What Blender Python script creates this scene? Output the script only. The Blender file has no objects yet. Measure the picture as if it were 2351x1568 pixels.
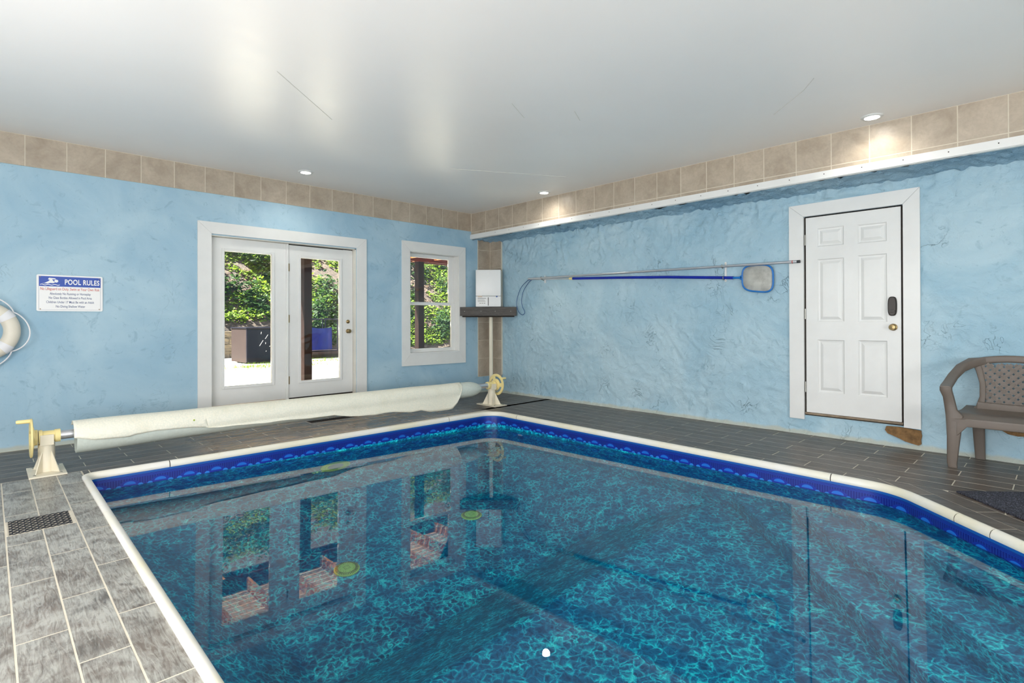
import bpy, bmesh, math, random
from mathutils import Vector, Matrix, noise
random.seed(7)
C = bpy.context.scene.collection
SC = bpy.context.scene

# ------------------------------------------------------------------ camera
def cam_setup():
    yaw, pit, rol = 0.7723662, 0.0037680, -0.0029079
    fwd = Vector((math.sin(yaw)*math.cos(pit), math.cos(yaw)*math.cos(pit), math.sin(pit)))
    r = fwd.cross(Vector((0, 0, 1))).normalized(); u = r.cross(fwd)
    c, s = math.cos(rol), math.sin(rol)
    R2 = c*r + s*u; U2 = -s*r + c*u
    m = Matrix(((R2.x, U2.x, -fwd.x, -5.7704), (R2.y, U2.y, -fwd.y, -6.8956), (R2.z, U2.z, -fwd.z, 1.2094), (0, 0, 0, 1)))
    cd = bpy.data.cameras.new('camera'); cd.sensor_width = 36; cd.lens = 36*1234.73/2351
    cd.shift_y = (731.1-784)/2351; cd.clip_start = .05
    co = bpy.data.objects.new('camera', cd); co.matrix_world = m; C.objects.link(co); SC.camera = co
cam_setup()
SC.view_settings.view_transform = 'Standard'; SC.view_settings.look = 'None'
SC.view_settings.gamma = 1; SC.view_settings.use_curve_mapping = False
SC.view_settings.exposure = 0.06
cy = SC.cycles
cy.use_denoising = True; cy.adaptive_threshold = 0.03; cy.max_bounces = 9; cy.diffuse_bounces = 4; cy.glossy_bounces = 4
cy.transmission_bounces = 8; cy.transparent_max_bounces = 12; cy.sample_clamp_indirect = 6
cy.caustics_refractive = True; cy.caustics_reflective = True; cy.blur_glossy = 0.5

# ------------------------------------------------------------------ world, sun, large lights
W = bpy.data.worlds.new('sky'); SC.world = W; W.use_nodes = True
nt = W.node_tree; bg = nt.nodes['Background']
sk = nt.nodes.new('ShaderNodeTexSky'); sk.sky_type = 'NISHITA'; sk.sun_disc = False
sk.sun_elevation = math.radians(52); sk.sun_rotation = math.radians(215); sk.dust_density = 1.5
nt.links.new(sk.outputs[0], bg.inputs[0]); bg.inputs[1].default_value = 0.45
SUN_E = 78.0
sd = bpy.data.lights.new('sun', 'SUN'); sd.energy = SUN_E; sd.angle = math.radians(.6); sd.color = (1, .95, .86)
so = bpy.data.objects.new('sun', sd); so.rotation_euler = Vector((-.50, .34, 1.0)).to_track_quat('Z', 'Y').to_euler(); C.objects.link(so)

def area(name, loc, direction, sx, sy, e, col=(1, 1, 1), spread=180):
    d = bpy.data.lights.new(name, 'AREA'); d.shape = 'RECTANGLE'; d.size = sx; d.size_y = sy; d.energy = e; d.color = col
    d.spread = math.radians(spread)
    o = bpy.data.objects.new(name, d); o.location = loc
    o.rotation_euler = (-Vector(direction)).to_track_quat('Z', 'Y').to_euler(); C.objects.link(o); return o
# added fill lights before the solid unseen end and side wall
area('unseen_fill_light', (-5.0, -10.85, 1.3), (0, 1, 0.30), 4.4, 1.7, 190, (1, .955, .945))
area('unseen_fill_light', (-7.75, -5.2, 1.3), (1, 0.05, 0.30), 5.2, 1.7, 300, (1, .955, .945))

# ------------------------------------------------------------------ helpers
class MB:
    def __init__(s): s.v = []; s.f = []; s.uv = None
    def add(s, vs, fs):
        n = len(s.v); s.v += [tuple(p) for p in vs]; s.f += [tuple(i+n for i in f) for f in fs]; return s
    def box(s, x0, x1, y0, y1, z0, z1):
        return s.add([(x0,y0,z0),(x1,y0,z0),(x1,y1,z0),(x0,y1,z0),(x0,y0,z1),(x1,y0,z1),(x1,y1,z1),(x0,y1,z1)],
                     [(0,3,2,1),(4,5,6,7),(0,1,5,4),(1,2,6,5),(2,3,7,6),(3,0,4,7)])
    def obox(s, c, ax, ay, az):   # oriented box from half axes
        c = Vector(c); ax, ay, az = Vector(ax), Vector(ay), Vector(az)
        vs = [c+i*ax+j*ay+k*az for k in (-1,1) for (i,j) in ((-1,-1),(1,-1),(1,1),(-1,1))]
        return s.add(vs, [(0,3,2,1),(4,5,6,7),(0,1,5,4),(1,2,6,5),(2,3,7,6),(3,0,4,7)])
    def prism(s, poly, z0, z1):
        n = len(poly)
        return s.add([(x,y,z0) for x,y in poly]+[(x,y,z1) for x,y in poly],
                     [tuple(range(n))[::-1], tuple(range(n,2*n))]+[(i,(i+1)%n,n+(i+1)%n,n+i) for i in range(n)])
    def frames(s, fr, n=12, p=2.0, cap=True, close=False):
        """sweep: fr = [(centre, A, B)], superellipse exponent p"""
        base = len(s.v); m = len(fr)
        for c, A, B in fr:
            c, A, B = Vector(c), Vector(A), Vector(B)
            for k in range(n):
                t = 2*math.pi*(k+.5)/n; ct, st = math.cos(t), math.sin(t)
                x = math.copysign(abs(ct)**(2/p), ct); y = math.copysign(abs(st)**(2/p), st)
                s.v.append(tuple(c+x*A+y*B))
        for i in range(m if close else m-1):
            j = (i+1) % m
            for k in range(n):
                s.f.append((base+i*n+k, base+i*n+(k+1)%n, base+j*n+(k+1)%n, base+j*n+k))
        if cap and not close:
            s.f.append(tuple(base+k for k in range(n))[::-1]); s.f.append(tuple(base+(m-1)*n+k for k in range(n)))
        return s
    def tube(s, path, r, n=8, close=False, cap=True):
        P = [Vector(p) for p in path]; fr = []; up = None
        for i, p in enumerate(P):
            if close: t = P[(i+1)%len(P)]-P[i-1]
            else: t = P[min(i+1,len(P)-1)]-P[max(i-1,0)]
            t.normalize()
            if up is None: up = Vector((0,0,1)) if abs(t.z) < .9 else Vector((1,0,0))
            a = t.cross(up)
            if a.length < 1e-4: a = t.orthogonal()
            a.normalize(); b = a.cross(t).normalized(); up = b
            rr = r[i] if isinstance(r, (list, tuple)) else r
            fr.append((p, a*rr, b*rr))
        return s.frames(fr, n, 2.0, cap, close)
    def lathe(s, c, axis, prof, n=24):
        """prof = [(along, radius)]"""
        c, axis = Vector(c), Vector(axis).normalized(); a = axis.orthogonal().normalized(); b = axis.cross(a)
        base = len(s.v)
        for d, r in prof:
            for k in range(n):
                t = 2*math.pi*k/n; s.v.append(tuple(c+axis*d+(a*math.cos(t)+b*math.sin(t))*r))
        for i in range(len(prof)-1):
            for k in range(n):
                s.f.append((base+i*n+k, base+i*n+(k+1)%n, base+(i+1)*n+(k+1)%n, base+(i+1)*n+k))
        s.f.append(tuple(base+k for k in range(n))[::-1]); s.f.append(tuple(base+(len(prof)-1)*n+k for k in range(n)))
        return s
    def mesh(s, name, mat, smooth=False, bevel=0, off=(0,0,0)):
        me = bpy.data.meshes.new(name); ox, oy, oz = off
        me.from_pydata([(x-ox,y-oy,z-oz) for x,y,z in s.v], [], s.f); me.materials.append(mat)
        bm = bmesh.new(); bm.from_mesh(me)
        bmesh.ops.recalc_face_normals(bm, faces=bm.faces)
        if bevel:
            bmesh.ops.bevel(bm, geom=[e for e in bm.edges if len(e.link_faces) == 2 and e.calc_face_angle(0) > .5], offset=bevel, segments=2, affect='EDGES', profile=.6)
        bm.to_mesh(me); bm.free()
        if smooth:
            me.shade_smooth()
            me.set_sharp_from_angle(angle=math.radians(38))
        return me
    def build(s, name, mat, parent=None, smooth=False, bevel=0):
        off = wloc(parent) if parent else (0,0,0)
        o = bpy.data.objects.new(name, s.mesh(name, mat, smooth, bevel, off)); C.objects.link(o)
        if parent: o.parent = parent
        return o
def wloc(o):
    v = Vector((0,0,0))
    while o: v += o.location; o = o.parent
    return v
def tag(o, label=None, cat=None, group=None, kind=None):
    if label: o['label'] = label
    if cat: o['category'] = cat
    if group: o['group'] = group
    if kind: o['kind'] = kind
    return o
def empty(name, loc, label=None, cat=None, group=None, kind=None):
    o = bpy.data.objects.new(name, None); o.location = loc; o.empty_display_size = .05; C.objects.link(o)
    return tag(o, label, cat, group, kind)

# ------------------------------------------------------------------ materials
def lin(r, g, b):
    f = lambda c: (c/255/12.92) if c/255 <= .04045 else ((c/255+.055)/1.055)**2.4
    return (f(r), f(g), f(b), 1)
class NT:
    def __init__(s, name):
        s.m = bpy.data.materials.new(name); s.m.use_nodes = True; s.t = s.m.node_tree
        s.b = s.t.nodes['Principled BSDF']; s.out = s.t.nodes['Material Output']
    def n(s, typ, **kw):
        nd = s.t.nodes.new('ShaderNode'+typ)
        for k, v in kw.items():
            if hasattr(nd, k): setattr(nd, k, v)
        return nd
    def l(s, a, b): s.t.links.new(a, b)
    def pos(s, scale=(1,1,1), obj=False, rand=False):
        g = s.n('TexCoord').outputs['Object'] if obj else s.n('NewGeometry').outputs['Position']
        mp = s.n('Mapping'); mp.inputs['Scale'].default_value = scale; s.l(g, mp.inputs[0])
        if rand:
            oi = s.n('ObjectInfo'); mu = s.n('Math', operation='MULTIPLY'); s.l(oi.outputs['Random'], mu.inputs[0]); mu.inputs[1].default_value = 37
            s.l(mu.outputs[0], mp.inputs['Location'])
        return mp.outputs[0]
    def noise(s, vec, scale, detail=4, rough=.5, dist=0, typ='FBM'):
        nd = s.n('TexNoise'); nd.noise_type = typ
        nd.inputs['Scale'].default_value = scale; nd.inputs['Detail'].default_value = detail
        nd.inputs['Roughness'].default_value = rough; nd.inputs['Distortion'].default_value = dist
        s.l(vec, nd.inputs['Vector']); return nd.outputs['Fac']
    def ramp(s, fac, stops, interp='LINEAR'):
        r = s.n('ValToRGB'); r.color_ramp.interpolation = interp
        e = r.color_ramp.elements
        while len(e) < len(stops): e.new(.5)
        for el, (p, c) in zip(e, stops): el.position = p; el.color = c if len(c) == 4 else (*c, 1)
        s.l(fac, r.inputs[0]); return r.outputs[0]
    def mix(s, fac, a, b, blend='MIX'):
        m = s.n('Mix'); m.data_type = 'RGBA'; m.blend_type = blend
        for sock, v in ((m.inputs[0], fac), (m.inputs[6], a), (m.inputs[7], b)):
            if hasattr(v, 'links'): s.l(v, sock)
            else: sock.default_value = v
        return m.outputs[2]
    def math(s, op, a, b=0.0, c=None, clamp=False):
        m = s.n('Math', operation=op); m.use_clamp = clamp
        for sock, v in zip(m.inputs, (a, b, c)):
            if v is None: continue
            if hasattr(v, 'links'): s.l(v, sock)
            else: sock.default_value = v
        return m.outputs[0]
    def bump(s, h, strength=.3, dist=.01):
        b = s.n('Bump'); b.inputs['Strength'].default_value = strength; b.inputs['Distance'].default_value = dist
        s.l(h, b.inputs['Height']); s.l(b.outputs[0], s.b.inputs['Normal']); return b
    def set(s, col=None, rough=None, metal=None, spec=None):
        for k, v in (('Base Color', col), ('Roughness', rough), ('Metallic', metal), ('Specular IOR Level', spec)):
            if v is None: continue
            if hasattr(v, 'links'): s.l(v, s.b.inputs[k])
            else: s.b.inputs[k].default_value = v
        return s.m
G = lambda v: (v, v, v, 1)
def simple(name, col, rough=.5, metal=0, var=.08, scale=6, bump=0.0, spec=None):
    t = NT(name); f = t.noise(t.pos(), scale, 5, .6)
    c2 = tuple(min(1, x*(1+var)) for x in col[:3])+(1,); c1 = tuple(x*(1-var) for x in col[:3])+(1,)
    t.set(t.ramp(f, [(.3, c1), (.7, c2)]), rough, metal, spec)
    if bump: t.bump(t.noise(t.pos(), scale*12, 3), bump, .003)
    return t.m
M = {}
# stucco
def stucco(name, hi, lo, relief, scale):
    t = NT(name); p = t.pos((1, 1, 1)); LS = .35 if scale < 2.4 else .6
    big = t.noise(p, 1.1, 5, .6, .6); pat = t.noise(p, scale*2.3, 6, .68, 1.6); pat2 = t.noise(p, scale*6, 5, .6, 2.5)
    base = t.mix(t.ramp(big, [(.35, G(0)), (.65, G(1))]), lo, hi)
    spots = t.ramp(pat, [(.30, G(1)), (.42, G(0))]); spots2 = t.ramp(pat2, [(.27, G(1)), (.36, G(0))])
    dk = tuple(x*.80 for x in lo[:3])+(1,); dk2 = tuple(x*.45 for x in lo[:3])+(1,)
    c = t.mix(t.math('MULTIPLY', spots, .7), base, dk); c = t.mix(t.math('MULTIPLY', spots2, .6), c, dk)
    # thin trowel lines, their relief shade painted in as darker colour
    ln = t.noise(p, scale*1.6, 3, .5, 2.2); d = t.math('ABSOLUTE', t.math('SUBTRACT', ln, .5))
    line = t.ramp(d, [(0.0, G(1)), (.012, G(0))]); gate = t.ramp(t.noise(p, scale*.9, 3), [(.56, G(0)), (.66, G(1))])
    lg = t.math('MULTIPLY', line, gate)
    c = t.mix(t.math('MULTIPLY', lg, LS), c, dk2)
    # pale residue along the floor
    sx = t.n('SeparateXYZ'); t.l(t.n('NewGeometry').outputs['Position'], sx.inputs[0])
    edge = t.math('ADD', sx.outputs['Z'], t.math('MULTIPLY', t.noise(p, 9, 4), -.05))
    res = t.ramp(edge, [(0.0, G(.7)), (.025, G(0))])
    c = t.mix(res, c, lin(188, 186, 165))
    t.set(c, .62, 0, .35)
    h = t.math('ADD', t.math('MULTIPLY', t.noise(p, scale*2.2, 6, .55, 1.2), 1.0), t.math('MULTIPLY', lg, -.35))
    h = t.math('ADD', h, t.math('MULTIPLY', t.noise(p, scale*9, 4, .6, .8), .28))
    t.bump(h, relief, .02); return t.m
M['stuccoA'] = stucco('blue_stucco_smooth', lin(174, 203, 217), lin(148, 184, 205), .22, 2.2)
M['stuccoB'] = stucco('blue_stucco_trowelled', lin(178, 205, 216), lin(152, 187, 204), .85, 2.6)
M['soffit'] = stucco('blue_stucco_rough', lin(165, 198, 216), lin(130, 166, 190), 1.0, 7)
t = NT('ceiling_paint'); p = t.pos((1, 3.5, 1))
st = t.noise(p, 3.5, 5, .5, .3)
t.set(t.ramp(t.noise(t.pos(), .8, 4), [(.3, (.86, .845, .82)), (.7, (.90, .885, .86))]), t.ramp(st, [(.3, G(.29)), (.7, G(.36))]), 0, .6)
t.bump(st, .035, .01); M['ceiling'] = t.m
def walltile(name):
    t = NT(name); p = t.pos(rand=True)
    a = t.noise(p, 4, 6, .65, .5); b = t.noise(p, 40, 3, .5)
    c = t.ramp(a, [(.3, lin(158, 144, 126)), (.52, lin(178, 165, 147)), (.7, lin(190, 177, 158))])
    t.set(t.mix(t.ramp(b, [(.4, G(0)), (.7, G(.25))]), c, lin(150, 138, 122)), .34, 0, .5); t.bump(b, .06, .003); return t.m
M['walltile'] = walltile('beige_wall_tile')
M['grout'] = simple('pale_grout', lin(208, 200, 182), .8, var=.08, bump=.2)
def planktile(name, along, glare_haze):
    t = NT(name); sc = (1.6, 14, 6) if along == 'x' else (14, 1.6, 6)
    p = t.pos(sc, rand=True); q = t.pos(rand=True)
    g = t.noise(p, 2.2, 8, .62, 1.3); big = t.noise(q, 3, 4, .5, .4); fine = t.noise(p, 9, 4, .6, .5)
    c = t.ramp(g, [(.28, lin(56, 50, 46)), (.43, lin(92, 84, 77)), (.56, lin(112, 104, 97)), (.72, lin(142, 135, 127))])
    oi = t.n('ObjectInfo'); rv = t.ramp(oi.outputs['Random'], [(0, lin(192, 180, 170)), (.5, G(.66)), (1, lin(232, 226, 222))])
    c = t.mix(1.0, c, rv, 'MULTIPLY')
    c = t.mix(t.ramp(big, [(.4, G(0)), (.75, G(.45))]), c, lin(108, 90, 74))
    rough = t.ramp(fine, [(.3, G(.30)), (.7, G(.46))])
    if glare_haze:  # whitish residue streaks, with window glare painted in as paler colour
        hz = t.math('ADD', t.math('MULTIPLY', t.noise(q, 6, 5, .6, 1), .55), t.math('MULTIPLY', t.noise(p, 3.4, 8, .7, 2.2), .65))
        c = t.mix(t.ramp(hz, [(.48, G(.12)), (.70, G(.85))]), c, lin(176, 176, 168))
    if along == 'x':     # brown water marks and a damp film between the cover roll and the pool
        sx = t.n('SeparateXYZ'); t.l(t.n('NewGeometry').outputs['Position'], sx.inputs[0])
        band = t.math('MULTIPLY', t.math('SMOOTH_MIN', 1.0, t.math('MULTIPLY', t.math('ADD', sx.outputs['X'], 4.7), 1.2, clamp=True), .1), t.math('MULTIPLY', t.math('SUBTRACT', -.9, sx.outputs['X']), 1.6, clamp=True), clamp=True)
        blot = t.ramp(t.noise(t.pos((1, 3.5, 1)), 2.3, 6, .65, .8), [(.40, G(0)), (.56, G(1))])
        wet = t.math('MULTIPLY', band, blot, clamp=True)
        c = t.mix(t.math('MULTIPLY', wet, .85), c, lin(166, 138, 104))
        rough = t.mix(t.math('MULTIPLY', band, .9), rough, G(.14))
    t.set(c, rough, 0, .5)
    t.bump(t.math('ADD', g, t.math('MULTIPLY', fine, .5)), .16 if along == 'y' else .05, .003); return t.m
M['plankx'] = planktile('wood_look_tile_lengthwise', 'x', False)
M['planky'] = planktile('wood_look_tile_crosswise', 'y', False)
M['plankh'] = planktile('wood_look_tile_glare_haze', 'y', True)
M['white'] = simple('white_paint', lin(226, 227, 224), .38, var=.03, scale=4)
M['offwhite'] = simple('aged_white_paint', lin(218, 216, 206), .4, var=.05, scale=5)
M['gap'] = simple('dark_gap', lin(42, 36, 30), .9, bump=.2)
M['sill'] = simple('worn_brown_sill', lin(142, 126, 106), .8, var=.25, scale=20)
M['brass'] = simple('aged_brass', lin(150, 130, 92), .3, .9)
M['bronze'] = simple('dark_bronze', lin(48, 44, 40), .42, .3)
M['steel'] = simple('hinge_steel', lin(168, 166, 158), .35, .85)
M['alu'] = simple('brushed_aluminium', lin(206, 208, 212), .3, .75, var=.04)
M['bluepole'] = simple('blue_anodised_metal', lin(26, 48, 170), .3, .35)
M['netblue'] = simple('blue_plastic', lin(20, 112, 190), .35)
M['cream'] = simple('cream_plastic', lin(236, 218, 152), .42, var=.05)
M['ivory'] = simple('ivory_moulded_plastic', lin(226, 218, 196), .42, var=.03)
M['coping'] = None
t = NT('coping_vinyl'); n1 = t.noise(t.pos(), 2.2, 5); n2 = t.noise(t.pos(), 26, 5, .7)
cc = t.ramp(n1, [(.35, lin(232, 230, 222)), (.65, lin(228, 222, 196))]); t.set(t.mix(t.ramp(n2, [(.62, G(0)), (.8, G(.5))]), cc, lin(190, 178, 140)), .32, 0, .5); M['coping'] = t.m
# bubble cover
t = NT('bubble_cover'); p = t.pos((1, 1, 1))
vo = t.n('TexVoronoi'); vo.inputs['Scale'].default_value = 70; t.l(p, vo.inputs['Vector'])
dirt = t.ramp(t.noise(p, 3, 6, .7), [(.5, G(0)), (.75, G(.5))])
c = t.mix(dirt, lin(242, 238, 220), lin(216, 208, 176)); c = t.mix(t.ramp(vo.outputs['Distance'], [(.2, G(0)), (.7, G(.3))]), c, lin(205, 214, 200))
t.set(c, .42, 0, .5); t.b.inputs['Transmission Weight'].default_value = 0.0
t.bump(vo.outputs['Distance'], .35, .004); M['cover'] = t.m
M['underlay'] = simple('bubble_underlayer', lin(206, 214, 204), .45, var=.06, scale=40, bump=.4)
M['resin'] = simple('taupe_resin', lin(104, 94, 85), .46, var=.04, scale=8, bump=.05)
t = NT('speckled_mat'); f = t.noise(t.pos(), 130, 2, .8); t.set(t.ramp(f, [(.45, lin(28, 28, 36)), (.6, lin(70, 72, 88)), (.72, lin(150, 150, 165))]), .95); t.bump(f, 1, .01); M['mat'] = t.m
M['black'] = simple('black_plastic', lin(48, 50, 54), .4, var=.2, scale=20)
M['pit'] = simple('dark_drain_pit', lin(26, 22, 19), .9, var=.5, scale=60, bump=.8)
t = NT('dark_stained_board'); f = t.noise(t.pos((1.5, 1.5, 12)), 6, 7, .6, 1); t.set(t.ramp(f, [(.3, lin(56, 52, 48)), (.7, lin(86, 81, 75))]), .6); t.bump(f, .2, .004); M['board'] = t.m
M['appliance'] = simple('white_appliance_plastic', lin(230, 231, 229), .3, var=.015)
M['print_grey'] = simple('grey_print', lin(150, 146, 136), .5)
M['print_tan'] = simple('tan_print', lin(206, 190, 172), .5)
M['print_blue'] = simple('blue_print', lin(62, 96, 160), .5)
M['print_dark'] = simple('dark_slot', lin(70, 70, 66), .5)
M['signblue'] = simple('sign_blue', lin(22, 70, 168), .35, var=.02)
M['signred'] = simple('sign_red', lin(198, 84, 66), .45, var=.02)
M['signink'] = simple('sign_blue_ink', lin(64, 84, 128), .45, var=.02)
M['signwhite'] = simple('sign_white', lin(238, 238, 236), .3, var=.01)
M['ringfoam'] = simple('buoy_shell', lin(226, 220, 204), .45, var=.04)
M['strap'] = simple('white_strap', lin(236, 236, 238), .6, var=.02)
M['drain'] = simple('yellow_green_plastic', lin(190, 225, 120), .4, var=.04)
M['plaster'] = simple('bare_brown_plaster', lin(128, 98, 62), .9, var=.35, scale=26, bump=.6)
t = NT('net_mesh'); ch = t.noise(t.pos(), 7, 5, .6); fine = t.n('TexChecker'); fine.inputs['Scale'].default_value = 260; t.l(t.pos(), fine.inputs['Vector'])
t.set(t.mix(.25, t.ramp(ch, [(.35, lin(150, 150, 140)), (.6, lin(196, 198, 188))]), fine.outputs[0]), .8); M['net'] = t.m
# exterior
M['redwood'] = simple('dark_red_stain', lin(74, 28, 20), .6, var=.3, scale=5, bump=.3, spec=.06)
M['darkpost'] = simple('dark_weathered_post', lin(26, 15, 13), .7, var=.3, scale=6, bump=.3, spec=.06)
t = NT('deck_softwood'); f = t.noise(t.pos((1, 9, 1)), 2.6, 6, .6, .6); t.set(t.ramp(f, [(.25, lin(222, 156, 100)), (.40, lin(244, 222, 200)), (.65, lin(250, 243, 236))]), .75); M['deckwood'] = t.m
t = NT('joist_wood'); f = t.noise(t.pos((9, 1, 2)), 2, 5); t.set(t.ramp(f, [(.35, lin(150, 86, 44)), (.6, lin(206, 146, 92))]), .75); M['joist'] = t.m
t = NT('gravel_and_grass'); f = t.noise(t.pos(), 22, 5, .7); g = t.noise(t.pos(), 1.1, 5, .6)
c = t.ramp(f, [(.3, lin(140, 134, 118)), (.6, lin(196, 190, 180)), (.75, lin(228, 224, 216))]); t.set(t.mix(t.ramp(g, [(.52, G(0)), (.66, G(.7))]), c, lin(60, 76, 22)), .95); t.bump(f, .8, .03); M['gravel'] = t.m
t = NT('leaf_litter'); f = t.noise(t.pos(), 9, 6, .75, .8); t.set(t.ramp(f, [(.3, lin(16, 12, 10)), (.45, lin(46, 36, 30)), (.6, lin(82, 68, 56)), (.75, lin(120, 104, 90))]), .95); t.bump(f, 1, .08); M['litter'] = t.m
def leafmat(name, a, b):
    t = NT(name); f = t.noise(t.pos(), 5, 3, .7); t.set(t.ramp(f, [(.3, a), (.7, b)]), .6, 0, .12)
    t.b.inputs['Transmission Weight'].default_value = 0
    tr = t.n('BsdfTranslucent'); tr.inputs[0].default_value = b; mx = t.n('MixShader'); mx.inputs[0].default_value = .35
    t.l(t.b.outputs[0], mx.inputs[1]); t.l(tr.outputs[0], mx.inputs[2]); t.l(mx.outputs[0], t.out.inputs[0]); return t.m
M['leaf'] = leafmat('bright_green_leaves', lin(46, 70, 14), lin(98, 120, 34))
M['leafd'] = leafmat('dark_green_leaves', lin(14, 32, 12), lin(40, 64, 24))
M['dry'] = leafmat('dry_brown_leaves', lin(56, 42, 34), lin(104, 88, 74))
M['block'] = simple('split_face_block', lin(100, 90, 76), .95, var=.22, scale=14, bump=1, spec=.06)
M['cabinet'] = simple('charcoal_panel', lin(16, 16, 24), .5, var=.1, spec=.06)
M['cabside'] = simple('brown_panel', lin(44, 36, 35), .6, var=.1, spec=.06)
M['rackmetal'] = simple('dark_rack_metal', lin(26, 25, 34), .5, .3, spec=.06)
M['tarp'] = simple('blue_tarp', lin(20, 26, 76), .5, var=.25, scale=5, spec=.06)
# glass pane
t = NT('clear_pane'); t.t.nodes.remove(t.b)
tr = t.n('BsdfTransparent'); tr.inputs[0].default_value = (.96, .98, .97, 1); gl = t.n('BsdfGlossy'); gl.inputs['Roughness'].default_value = .02
fr = t.n('Fresnel'); fr.inputs[0].default_value = 1.5; mx = t.n('MixShader'); t.l(fr.outputs[0], mx.inputs[0]); t.l(tr.outputs[0], mx.inputs[1]); t.l(gl.outputs[0], mx.inputs[2]); t.l(mx.outputs[0], t.out.inputs[0]); M['pane'] = t.m
# water
t = NT('pool_water'); t.t.nodes.remove(t.b)
gg = t.n('BsdfGlass'); gg.inputs['IOR'].default_value = 1.333; gg.inputs['Roughness'].default_value = 0.0
bp = t.n('Bump'); bp.inputs['Strength'].default_value = .006; bp.inputs['Distance'].default_value = .02
t.l(t.noise(t.pos(), 2.0, 2, .4), bp.inputs['Height']); t.l(bp.outputs[0], gg.inputs['Normal']); t.l(gg.outputs[0], t.out.inputs[0])
va = t.n('VolumeAbsorption'); va.inputs[0].default_value = (.25, .86, .90, 1); va.inputs[1].default_value = .14; t.l(va.outputs[0], t.out.inputs['Volume']); M['water'] = t.m
# liner
def veins(t, p):
    w = t.noise(p, 9, 2, .5); wv = t.n('VectorMath', operation='ADD'); sc = t.n('VectorMath', operation='SCALE'); nz = t.n('TexNoise'); nz.inputs['Scale'].default_value = 11; nz.inputs['Detail'].default_value = 3
    t.l(p, nz.inputs['Vector']); t.l(nz.outputs['Color'], sc.inputs[0]); sc.inputs['Scale'].default_value = .10
    t.l(p, wv.inputs[0]); t.l(sc.outputs[0], wv.inputs[1])
    vo = t.n('TexVoronoi'); vo.feature = 'DISTANCE_TO_EDGE'; vo.inputs['Scale'].default_value = 19; t.l(wv.outputs[0], vo.inputs['Vector'])
    r1 = t.ramp(vo.outputs['Distance'], [(0.0, G(1)), (.07, G(.5)), (.22, G(0))])
    r2 = t.ramp(t.noise(wv.outputs[0], 24, 5, .65, 1.6), [(.38, G(0)), (.68, G(1))])
    gate = t.ramp(t.noise(p, 8, 3, .5, .6), [(.3, G(.25)), (.62, G(1))])
    return t.math('MULTIPLY', t.math('ADD', t.math('MULTIPLY', r1, .62), t.math('MULTIPLY', r2, .62), clamp=True), gate)
def liner(name, border):
    t = NT(name); p = t.pos(); f = veins(t, p)
    c = t.ramp(f, [(0, LDK), (.35, LMD), (.8, LHI), (1, LHH)])
    if border:
        uv = t.n('UVMap'); sx = t.n('SeparateXYZ'); t.l(uv.outputs[0], sx.inputs[0]); u, v = sx.outputs['X'], sx.outputs['Y']   # v = depth below deck in m
        S = lambda z: (z-.03)/.05
        st = t.ramp(t.math('DIVIDE', t.math('SUBTRACT', v, .03), .05), [(0, lin(14, 84, 165)), (S(.051), lin(14, 84, 165)), (S(.0515), lin(8, 24, 108)), (S(.0545), lin(18, 62, 165)), (S(.058), lin(8, 24, 108)), (S(.0615), lin(18, 66, 170)), (S(.065), lin(8, 26, 112)), (S(.0685), lin(16, 54, 160)), (S(.073), lin(12, 36, 130))], 'CONSTANT')
        lines = t.math('LESS_THAN', t.math('FRACT', t.math('MULTIPLY', u, 1/.0178)), .14)
        mos = t.mix(t.math('MULTIPLY', lines, .6), lin(10, 30, 122), lin(44, 90, 184))
        b = t.mix(t.math('GREATER_THAN', v, .074), st, mos)
        def blob(u0, half, height, vbase, per=.214):
            x = t.math('SUBTRACT', t.math('FRACT', t.math('DIVIDE', t.math('SUBTRACT', u, u0), per)), .5)
            x = t.math('DIVIDE', t.math('MULTIPLY', x, per), half); y = t.math('DIVIDE', t.math('SUBTRACT', vbase, v), height)
            r = t.math('ADD', t.math('MULTIPLY', x, x), t.math('MULTIPLY', y, y))
            return t.math('MULTIPLY', t.math('LESS_THAN', r, 1), t.math('GREATER_THAN', y, 0))
        b = t.mix(blob(.189, .075, .050, .138), b, lin(14, 42, 148)); b = t.mix(blob(.189, .042, .026, .124), b, lin(24, 104, 200))
        b = t.mix(blob(.263, .020, .018, .140), b, lin(40, 122, 208)); b = t.mix(blob(.329, .020, .018, .140), b, lin(40, 122, 208))
        c = t.mix(t.math('GREATER_THAN', v, .142), b, c)
    t.set(c, .35, 0, .4); return t.m
LDK, LMD, LHI, LHH = lin(0, 70, 116), lin(0, 122, 170), lin(10, 216, 230), lin(80, 250, 250)
M['liner'] = liner('pool_liner', False); M['linerwall'] = liner('pool_liner_border', True)
t = NT('lamp_diffuser'); t.set(G(.9), .5); t.b.inputs['Emission Color'].default_value = (1, .97, .92, 1); t.b.inputs['Emission Strength'].default_value = 30; M['lamp'] = t.m

# ------------------------------------------------------------------ room shell
XL, XR, YB, YF, H = -7.9, .435, 0.0, -11.0, 2.986
def wall_grid(axis, const, us, zs, holes, disp=None):
    """vertical sheet; axis 'x': plane y=const spanned by x; axis 'y': plane x=const spanned by y"""
    mb = MB(); idx = {}
    for i, u in enumerate(us):
        for j, z in enumerate(zs):
            d = disp(u, z) if disp else 0
            idx[i, j] = len(mb.v); mb.v.append((u, const-d, z) if axis == 'x' else (const-d, u, z))
    for i in range(len(us)-1):
        for j in range(len(zs)-1):
            uc, zc = (us[i]+us[i+1])/2, (zs[j]+zs[j+1])/2
            if any(a < uc < b and c < zc < d for a, b, c, d in holes): continue
            mb.f.append((idx[i, j], idx[i+1, j], idx[i+1, j+1], idx[i, j+1]))
    return mb
def steps(a, b, n, extra=()):
    return sorted(set([round(a+(b-a)*i/n, 4) for i in range(n+1)]+[round(e, 4) for e in extra]))
DO = (-3.93, -2.09, .195, 2.215)      # french door opening
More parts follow.
